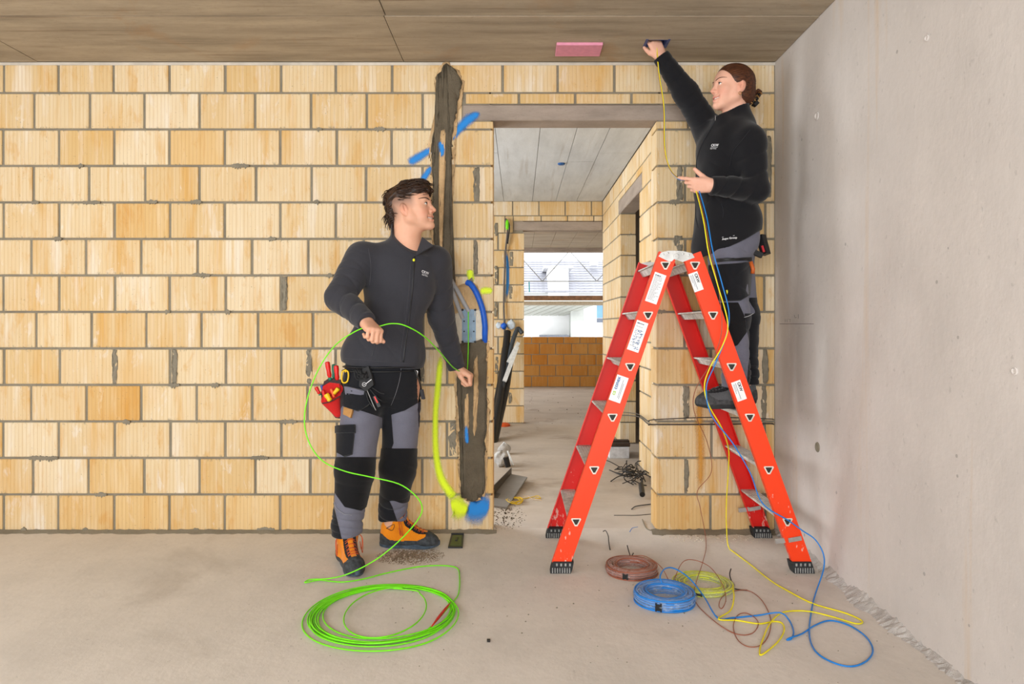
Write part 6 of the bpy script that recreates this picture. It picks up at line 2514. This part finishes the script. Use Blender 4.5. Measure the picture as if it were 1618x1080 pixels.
# ---------------------------------------------------------------- tool belt of the man
def tool_belt():
    body = man['body']
    rd = cloth('pouch_red', (196, 36, 34), scale=300)
    brd = simple('pouch_binding', (62, 44, 44), .8)
    yl = simple('handle_yellow', (234, 190, 24), .4)
    rdh = simple('handle_red', (212, 26, 22), .35)
    gr = simple('handle_green', (30, 120, 96), .4)
    bl_ = simple('handle_blue', (40, 70, 150), .4)
    Y = 3.27
    root = empty('tool_pouch', tuple(P(520, 635, Y)))
    tag(root, 'red tool pouch with screwdrivers hanging at the hip of the man', 'pouch')

    def poly(name, pts, y, th, mat, par):
        q = [P(a, b, y) for a, b in pts]
        return MB().prism([(p[0], p[2]) for p in q], (0, y, 0), (1, 0, 0), (0, 0, 1), (.25 * th, th, 0)).build(name, mat, par)
    poly('back_panel', [(512, 602), (520, 597), (538, 600), (540, 612), (541, 650), (536, 661), (530, 660), (518, 645), (508, 636), (507, 620)], Y, .012, brd, root)
    F = Field(P(500, 668, Y) - (0, .06, 0), P(545, 596, Y) + (0, .03, 0), .003)
    F.cone(P(524, 630, Y), P(533, 652, Y), .045, .016, .02, flat=((0, 1, 0), .6)).cone(P(520, 618, Y), P(534, 614, Y), .024, .024, .02, flat=((0, 1, 0), .8)).cone(P(512, 634, Y), P(534, 655, Y), .012, .010, .02)
    F.cut(P(520, 634, Y), P(541, 624, Y) * 0 + nrm((-.40, 0, 1)), P(495, 668, Y) - (0, .08, 0), P(545, 590, Y) + (0, -.004, 0))
    V, Q = F.mesh()
    np_mesh('pocket', V, Q, rd, root)
    poly('upper_panel', [(510, 610), (520, 604), (536, 606), (537, 616), (512, 628), (509, 622)], Y - .012, .010, rd, root)
    MB().tube(spline([P(509, 637, Y - .03), P(522, 634, Y - .034), P(538, 625, Y - .03)], 5), .003, 6).build('binding', brd, root, True)

    def driver(a, b, mat, r, tip=None, nm='screwdriver', lb=''):
        a, b = np.asarray(a), np.asarray(b)
        o = MB().tube([a + (b - a) * t for t in (0, .06, .3, .6, .85, 1)], [r * .6, r, r * 1.05, r * .85, r * .95, r * .6], 10).build(nm, mat, None, 40)
        if tip is not None:
            MB().tube([b + (b - a) * .0, b + (b - a) * .18], r * .75, 8).build('collar', tip, o, True)
        tag(o, lb, 'screwdriver', 'screwdrivers in the red tool pouch')
        return o
    driver(P(517, 571, Y), P(521, 596, Y), rdh, .0115, gr, lb='long red screwdriver standing leftmost in the pouch')
    driver(P(531, 577, Y), P(533, 600, Y), rdh, .0115, None, lb='short red screwdriver standing right in the pouch')
    driver(P(527, 575, Y + .02), P(527, 598, Y + .02), gr, .008, None, lb='green screwdriver between the two red ones')
    driver(P(499, 611, Y - .01), P(505, 622, Y - .01), rdh, .009, gr, lb='red and green screwdriver leaning out of the pouch side')
    driver(P(508, 608, Y), P(510, 616, Y), bl_, .007, None, lb='small blue screwdriver at the upper pouch edge')
    driver(P(510, 616, Y - .036), P(515, 632, Y - .036), rdh, .008, None, lb='red handle in the front pocket of the pouch')
    driver(P(515, 622, Y - .036), P(522, 633, Y - .036), yl, .013, None, lb='thick yellow handle in the front pocket of the pouch')
    driver(P(523, 614, Y - .036), P(528, 627, Y - .036), simple('handle_orange', (230, 90, 40), .4), .007, None, lb='orange handle in the front pocket of the pouch')
    driver(P(535, 613, Y - .034), P(527, 622, Y - .034), yl, .010, None, lb='yellow handle at the right of the pouch front pocket')
    # yellow clip
    clip = empty('belt_clip', tuple(P(545, 595, Y - .02)))
    tag(clip, 'yellow plastic clip hanging from the tool belt', 'clip')
    q = [P(a, b, Y - .02) for a, b in ((541, 587), (550, 587), (549, 602), (541, 603))]
    MB().tube(spline(q, 5, True) + [spline(q, 5, True)[0]], .0042, 6).build('frame', yl, clip, True)
    MB().tube([P(546, 583, Y - .02), P(546, 588, Y - .02)], .004, 6).build('hook', yl, clip, True)
    # glove and knife holder hanging in front
    gl = empty('tool_holster', tuple(P(578, 610, 3.21)))
    tag(gl, 'black tool holster with cutter and wires hanging at the belt front', 'holster')
    Y2 = 3.215
    poly('flap', [(573, 582), (582, 578), (587, 592), (590, 608), (578, 618), (567, 610), (568, 598)], Y2, .016, simple('holster_black', (34, 34, 36), .7, bump=.3), gl)
    logo = MB()
    c = P(575.5, 607, Y2 - .001)
    logo.tube([c + .009 * np.array([math.cos(a), 0, math.sin(a)]) for a in np.linspace(0, 2 * math.pi, 17)], .0012, 5, caps=False).bar(c + np.array([-.004, 0, 0]), c + np.array([.005, 0, 0]), .001, .002)
    logo.bar(P(578, 606, Y2 - .001), P(587, 599, Y2 - .001), .001, .003)
    logo.build('emblem', white_t, gl)
    MB().bar(P(592, 625, Y2), P(600, 642, Y2), .016, .022, up=(0, 1, 0)).build('cutter', black_pl, gl)
    MB().bar(P(592, 626, Y2 - .012), P(597, 636, Y2 - .012), .006, .010, up=(0, 1, 0)).build('cutter_grip', rdh, gl)
    rg = random.Random(4)
    for k in range(7):
        a = P(560 + rg.uniform(-4, 12), 583 + rg.uniform(-2, 6), Y2 - .01)
        m = P(566 + rg.uniform(-6, 12), 594 + rg.uniform(-4, 6), Y2 - .02)
        b = P(578 + rg.uniform(-4, 6), 590 + rg.uniform(-6, 8), Y2 - .01)
        MB().tube(spline([a, m, b], 5), .0022, 5).build('cord', black_pl, gl, True)
    for pts in ([(580, 616), (585, 628), (591, 642), (594, 648)], [(584, 614), (594, 626), (604, 634)], [(588, 612), (600, 620), (607, 622)], [(578, 618), (582, 632), (590, 644)]):
        MB().tube(spline([P(a, b, Y2 - .006) for a, b in pts], 5), .0024, 5).build('cord', steel_m if pts[0][0] == 580 else black_pl, gl, True)
    # strap and buckle on the far hip
    st = empty('belt_strap', tuple(P(663, 600, 3.33)))
    tag(st, 'black strap with dangling buckle at the right hip of the man', 'strap')
    MB().tube(spline([P(655, 583, 3.29), P(662, 600, 3.29), P(667, 620, 3.31)], 5), .009, 6, flat=.4).build('webbing', black_pl, st, True)
    MB().bar(P(666, 615, 3.30), P(669, 630, 3.31), .018, .010).build('buckle', simple('buckle_grey', (60, 60, 64), .5), st)
    MB().tube([P(657, 585, 3.285), P(660, 586, 3.285), P(659, 595, 3.285)], .003, 5).build('ring', metal_m, st, True)


tool_belt()

# ================================================================== the woman on the ladder
def make_woman():
    Hd = Head(P(1157, 139, 3.42), (-.97, -.16, .07), (.03, 0, 1), .965)
    fw = nrm((-.74, -.67, 0))
    ac = nrm((.67, -.74, 0))            # towards her left shoulder (near, image right)
    Rz = np.stack([fw, ac, np.array([0, 0, 1.0])], 1)
    chest, waist, pel = P(1150, 236, 3.43), P(1148, 305, 3.43), P(1153, 366, 3.43)
    neck0 = P(1166, 186, 3.44)
    SL_, SR_ = P(1184, 222, 3.315), P(1120, 206, 3.515)
    EL_, WL_ = P(1195, 300, 3.27), P(1125, 293, 3.225)
    ER_, WR_ = P(1084, 147, 3.51), P(1045, 90, 3.495)
    zt = .731
    HL_, KL_, AL_ = P(1146, 372, 3.36), P(1156, 500, 3.30), np.array([1.045, 3.315, zt + .115])
    HR_, KR_, AR_ = P(1156, 372, 3.49), P(1172, 500, 3.46), np.array([1.150, 3.480, zt + .115])
    F = Field((.62, 3.08, .72), (1.34, 3.66, 2.70), .0034)
    F.ell(chest, (.090, .135, .18), Rz, .05).ell(waist, (.088, .120, .15), Rz, .05).ell(pel, (.100, .140, .12), Rz, .05)
    for S_, E_, W_ in ((SR_, ER_, WR_), (SL_, EL_, WL_)):
        F.cone(neck0 - (0, 0, .03), S_, .045, .046, .05).cone(S_, E_, .044, .036, .02).cone(E_, W_, .036, .024, .02)
    for H_, K_, A_ in ((HR_, KR_, AR_), (HL_, KL_, AL_)):
        F.cone(H_, K_, .078, .050, .03).cone(K_, A_, .050, .036, .02).cone(A_, A_ - (0, 0, .06), .036, .032, .02)
    F.cone(neck0 - (0, 0, .03), Hd.w((-.020, 0, -.05)), .052, .049, .03)
    Hd.build(F, True)
    gL = hand(F, WL_, (-.97, .06, .03), (-.10, -.30, .93), True, [(18, 22, 14), (48, 62, 30), (62, 78, 38), (66, 80, 38)], [(.024, .020, -.014), (.022, .018, -.010), (.018, .016, -.004)], .95, .6)
    gR = hand(F, WR_, (-.42, .02, .90), (-.86, -.10, -.42), False, [(20, 28, 18), (26, 30, 18), (32, 34, 20), (40, 40, 24)], [(.028, .020, -.012), (.026, .006, -.010), (.022, .002, -.008)], .92, .6)
    V, Q = F.mesh()
    body = np_mesh('person', V, Q, sk_wom, None, Hd.masks(V, True))
    tag(body, 'person in black zip jacket standing on the ladder reaching into the ceiling', 'person', 'people at work')
    Hd.eyes(body, (1, 0, .10))
    Hd.brows(body, simple('brow_brown', (92, 58, 40), .7), .0240, .0022, V, Q)
    Hd.teeth(body)
    # earring
    c = Hd.w((-.006, .081, -.052))
    MB().tube([c + .0075 * (Hd.R @ np.array([math.cos(a), .15 * math.sin(a), math.sin(a)])) for a in np.linspace(0, 2 * math.pi, 19)], .0011, 5, caps=False).build('earring', simple('gold', (212, 170, 90), .25, .9), body, True)

    # --- jacket
    J = Field((.64, 3.10, 1.38), (1.35, 3.68, 2.56), .0045)
    J.ell(P(1147, 240, 3.43), (.122, .158, .18), Rz, .06)
    J.ell(P(1143, 300, 3.43), (.128, .150, .16), Rz, .06)
    J.ell(P(1150, 352, 3.43), (.146, .170, .15), Rz, .06)
    for S_ in (SR_, SL_):
        J.cone(neck0 - (0, 0, .035), S_, .058, .062, .06)
    J.ell(P(1145, 390, 3.42), (.148, .168, .15), Rz, .05)
    h0, h1 = P(1100, 412, 3.38), P(1206, 360, 3.40)
    hv = h1 - h0
    hn = nrm(np.cross(hv, (0.05, -1, 0)))
    if hn[2] > 0: hn = -hn
    J.cut(h0, hn)
    # stand-up collar closed to the chin
    J.cone(P(1164, 200, 3.44), P(1160, 168, 3.435), .074, .071, .03)
    J.cone(P(1140, 196, 3.40), P(1136, 178, 3.405), .040, .034, .03)
    q0 = P(1125, 186, 3.38)
    q1 = P(1192, 163, 3.45)
    cn = np.cross(q1 - q0, (0.12, 1, 0))
    if cn[2] < 0: cn = -cn
    J.cut(q0, cn, P(1118, 196, 3.30), P(1206, 130, 3.56))
    J.cone(P(1160, 185, 3.435), P(1156, 140, 3.43), .058, .066, .006, 'sub')
    for S_, E_, W_ in ((SR_, ER_, WR_), (SL_, EL_, WL_)):
        d = nrm(W_ - E_)
        J.cone(S_, E_, .072, .060, .045).cone(E_, W_ + d * .03, .060, .038, .025)
        J.cone(W_ - d * .02, W_ + d * .03, .041, .039, .006)
        o = W_ + d * .004
        J.cut(o, d, o - .07, o + .07)
    V, Q = J.mesh()
    N = vnormals(V, Q)
    disp = .0028 * wav(V, 26) + .0012 * wav(V, 60)
    for a, b, am in ((SR_, ER_, .007), (ER_, WR_, .006), (SL_, EL_, .006), (EL_, WL_, .0075)):
        disp += creases(V, a, b, am)
    disp += creases(V, P(1185, 250, 3.35), P(1105, 330, 3.35), .006, .12, .10)
    V = V + N * disp[:, None]
    jk = np_mesh('jacket', V, Q, jk_w, body)
    jb = bvh_of(jk)
    seam = simple('seam_black', (44, 44, 50), .8)
    strip_on(jb, [(1131, 190), (1122, 205), (1112, 222), (1103, 245), (1097, 280), (1096, 320), (1103, 360)], .0030, 'zip', seam, jk)
    h = on_surface(jb, 1131, 187, .004)
    if h: MB().bar(h[0] + (0, 0, .012), h[0] - (0, 0, .014), .006, .003).build('zip_pull', metal_m, jk)
    strip_on(jb, [(1140, 322), (1143, 333), (1142, 344)], .0016, 'pocket_seam', seam, jk)
    strip_on(jb, [(1185, 205), (1172, 222), (1158, 240), (1153, 262)], .0014, 'seam', seam, jk)
    logo_on(jb, 1124, 232, (.80, -.5, -.14), (0.02, 0, 1), [('CKW', .0165, -.002, .002), (None, -.004, .034, -.003, .0012), ('Axpo Group', .0064, -.005, -.0105)], jk, white_t)

    # --- trousers
    T = Field((.86, 3.16, zt + .05), (1.33, 3.64, 1.66), .0045)
    T.ell(P(1155, 375, 3.43), (.122, .145, .15), Rz, .05)
    T.cone(HL_ + (.008, .02, 0), KL_, .098, .080, .05).cone(KL_, AL_ + (.01, 0, .04), .082, .060, .03)
    T.cone(HR_, KR_, .094, .080, .05).cone(KR_, AR_ + (.01, 0, .04), .082, .060, .03)
    T.cut((0, 0, zpx(345, 3.43)), (0, 0, 1))
    for A_ in (AR_, AL_):
        T.cone(A_ + (.006, 0, .06), A_ + (.006, 0, -.01), .059, .062, .015)
        o = A_ + np.array([0, 0, -.012])
        T.cut(o, (0, 0, -1), o - (.1, .1, .12), o + (.1, .1, .02))
    V, Q = T.mesh()
    N = vnormals(V, Q)
    disp = .0026 * wav(V, 24) + .0012 * wav(V, 70)
    for H_, K_, A_ in ((HR_, KR_, AR_), (HL_, KL_, AL_)):
        disp += creases(V, K_ * .45 + A_ * .55, A_ + (0, 0, .0), .012, .055, .07, 1.4)
        disp += creases(V, K_ + (0, 0, .10), K_ - (0, 0, .12), .0045, .10, .08, 2.4)
        disp += creases(V, H_, H_ * .6 + K_ * .4, .007, .10, .09, .9)
    V = V + N * disp[:, None]
    tbv = BVHTree.FromPolygons([Vector(v) for v in V], [tuple(int(i) for i in q) for q in Q])

    def f_knee(V):
        px, py = to_px(V)
        return np.minimum.reduce([py - 478, np.interp(px, [1120, 1140, 1165, 1182], [545, 553, 545, 520]) - py, np.interp(py, [478, 500, 530, 555], [1166, 1176, 1180, 1172]) - px, (3.385 - V[:, 1]) * 300])

    def f_black(V):
        px, py = to_px(V)
        return np.maximum(np.minimum(px - np.interp(py, [495, 520, 550, 580, 640], [1176, 1180, 1186, 1182, 1178]), py - 495), np.minimum((V[:, 1] - 3.385) * 300, py - 470))
    V, N, kn, rest = split_iso(V, N, Q, [], f_knee(V))
    V, N, blk, gry = split_iso(V, N, rest[0], rest[1], f_black(V))
    trs = poly_mesh('trousers', V, gry[0], gry[1], tg_m, body)
    poly_mesh('black_panel', V + N * .0008, blk[0], blk[1], tb_m, trs)
    poly_mesh('knee_patch', V + N * .004, kn[0], kn[1], kp_m, trs)
    strip_on(tbv, [(1175, 501), (1182, 499), (1190, 495)], .0022, 'reflective_piping', white_t, trs, off=.003)

    patch = lambda pxs, off, name, mat, th=.004: sew(tbv, pxs, off, name, mat, trs, th)
    patch([(1122, 418), (1160, 416), (1187, 413), (1186, 440), (1184, 466), (1170, 475), (1140, 476), (1122, 470)], .005, 'thigh_pocket', tb_m, .008)
    zp = patch([(1132, 409), (1187, 406), (1187, 411), (1132, 414)], .004, 'pocket_zip', black_pl, .003)
    logo_on(jb, 1141, 378, (.9, -.43, .12), (0, 0, 1), [('Axpo Group', .013, 0, -.004), (None, .0, .058, .010, .0014)], jk, white_t, 'hem_logo')
    MB().bar(P(1148, 458, 3.235), P(1150, 468, 3.235), .010, .006).build('yellow_tab', yelp_m, trs)
    MB().tube([P(1186, 413, 3.30), P(1190, 425, 3.30), P(1189, 432, 3.30)], .010, 8).build('orange_handle', simple('handle_orange2', (206, 100, 40), .4), trs, True)
    # pliers in the back pocket
    hol = empty('tool_holder', tuple(P(1205, 392, 3.40)))
    tag(hol, 'black tool with red detail clipped to the rear hip of the woman', 'tool')
    MB().bar(P(1202, 372, 3.40), P(1210, 402, 3.38), .040, .034).build('handle', black_pl, hol)
    MB().bar(P(1191, 398, 3.36), P(1204, 404, 3.36), .024, .024).build('clip', black_pl, hol)
    MB().bar(P(1204, 388, 3.355), P(1207, 398, 3.355), .008, .010).build('red_detail', simple('detail_red', (180, 30, 40), .4), hol)
    # --- shoes on the tread
    boot(body, (1.115, 3.318, zt), (.852, 3.290, zt), shoe_m, simple('shoe_rand', (70, 72, 74), .8, var=.3, scale=60), simple('shoe_sole', (44, 46, 48), .8), low=True, top=.118, lace=simple('lace_dark', (40, 40, 44), .7), name='shoe')
    boot(body, (1.205, 3.490, zt), (.945, 3.470, zt), shoe_m, MAT['shoe_rand'], MAT['shoe_sole'], low=True, top=.118, lace=MAT['lace_dark'], name='shoe')

    # --- hair: pulled back smooth into a claw clip
    w, Rm = Hd.w, Hd.R
    F = Field(Hd.c - .18, Hd.c + .20, .0030)
    s = Hd.s
    F.ell(w((-.014, 0, .036)), np.array((.106, .0815, .0905)) * s, Rm, .01)
    F.ell(w((-.050, 0, -.020)), np.array((.066, .066, .070)) * s, Rm, .03)
    F.ell(w((-.095, 0, -.030)), np.array((.030, .034, .046)) * s, Rm, .02)
    # face and ear opening: hairline runs from the crown parting down to the ear
    for g in (-1, 1):
        pl_o = w((.086, 0, .085))
        nv = Rm @ nrm((.80, g * .10, -.50))
        F.cut(pl_o, nv)
    F.ell(w((.060, .066, -.040)), np.array((.052, .050, .056)) * s, Rm, .012, 'sub')
    F.ell(w((.060, -.066, -.040)), np.array((.052, .050, .056)) * s, Rm, .012, 'sub')
    for g in (-1, 1):
        F.ell(w((-.010, g * .080, -.022)), np.array((.022, .020, .030)) * s, Rm, .006, 'sub')
    F.cut(w((0, 0, -.085)), Rm @ np.array((.25, 0, -1.0)))
    V, Q = F.mesh()
    N = vnormals(V, Q)
    L = Hd.loc(V)
    ang = np.arctan2(np.abs(L[:, 1]), L[:, 2] + .03 + .25 * (L[:, 0] - .06))
    pl_ = (.80 * (L[:, 0] - .086) + .10 * np.abs(L[:, 1]) - .50 * (L[:, 2] - .085)) / .95
    away = np.clip(-pl_ / .03, 0, 1)
    V = V + N * (away * (.0010 * np.sin(ang * 60 + 6 * wav(V, 10)) + .0005 * np.sin(ang * 150 + 3 * wav(V, 14))))[:, None]
    hr = np_mesh('hair', V, Q, hr_wom, body)
    # twisted end above the clip and the clip itself
    mb = MB()
    for k in range(9):
        a = k * .7
        p = [w((-.112 + .004 * math.cos(a), .012 * math.sin(a), -.040)), w((-.128 + .006 * math.cos(a), .016 * math.sin(a + 1), -.012)), w((-.148 + .007 * math.cos(a), .014 * math.sin(a + 2), .004 + .006 * math.sin(a))), w((-.156, .012 * math.sin(a + 3), -.008 + .004 * k / 9)), w((-.146, .010 * math.sin(a + 3), -.030))]
        mb.tube(spline(p, 5), .0055, 6)
    mb.build('twist', hr_wom, hr, True, fix=False)
    clip = empty('claw_clip', tuple(w((-.12, 0, -.07))))
    tag(clip, 'black claw clip gathering the hair of the woman', 'hair clip')
    for k in range(7):
        t = k / 6
        c = np.array((-.148 + .050 * t, 0, -.018 - .056 * t))
        pts = [w(c + np.array((.012 * math.cos(a) * .6 - .004, .026 * math.sin(a), .012 * math.cos(a)))) for a in np.linspace(-2.0, 2.0, 9)]
        MB().tube(pts, .0026, 6).build('tooth', black_pl if k % 2 else simple('clip_amber', (150, 108, 60), .3) if 'clip_amber' not in MAT else MAT['clip_amber'], clip, True)
    MB().tube([w((-.146, 0, -.035)), w((-.118, 0, -.078))], .006, 8).build('spine', black_pl, clip, True)
    MB().obox(w((-.128, .016, -.072)), Rm @ nrm((.6, 0, -.7)), Rm @ np.array((0, 1.0, 0)), Rm @ nrm((.7, 0, .6)), .013, .010, .009).build('grip', black_pl, clip)
    return body


woman = make_woman()
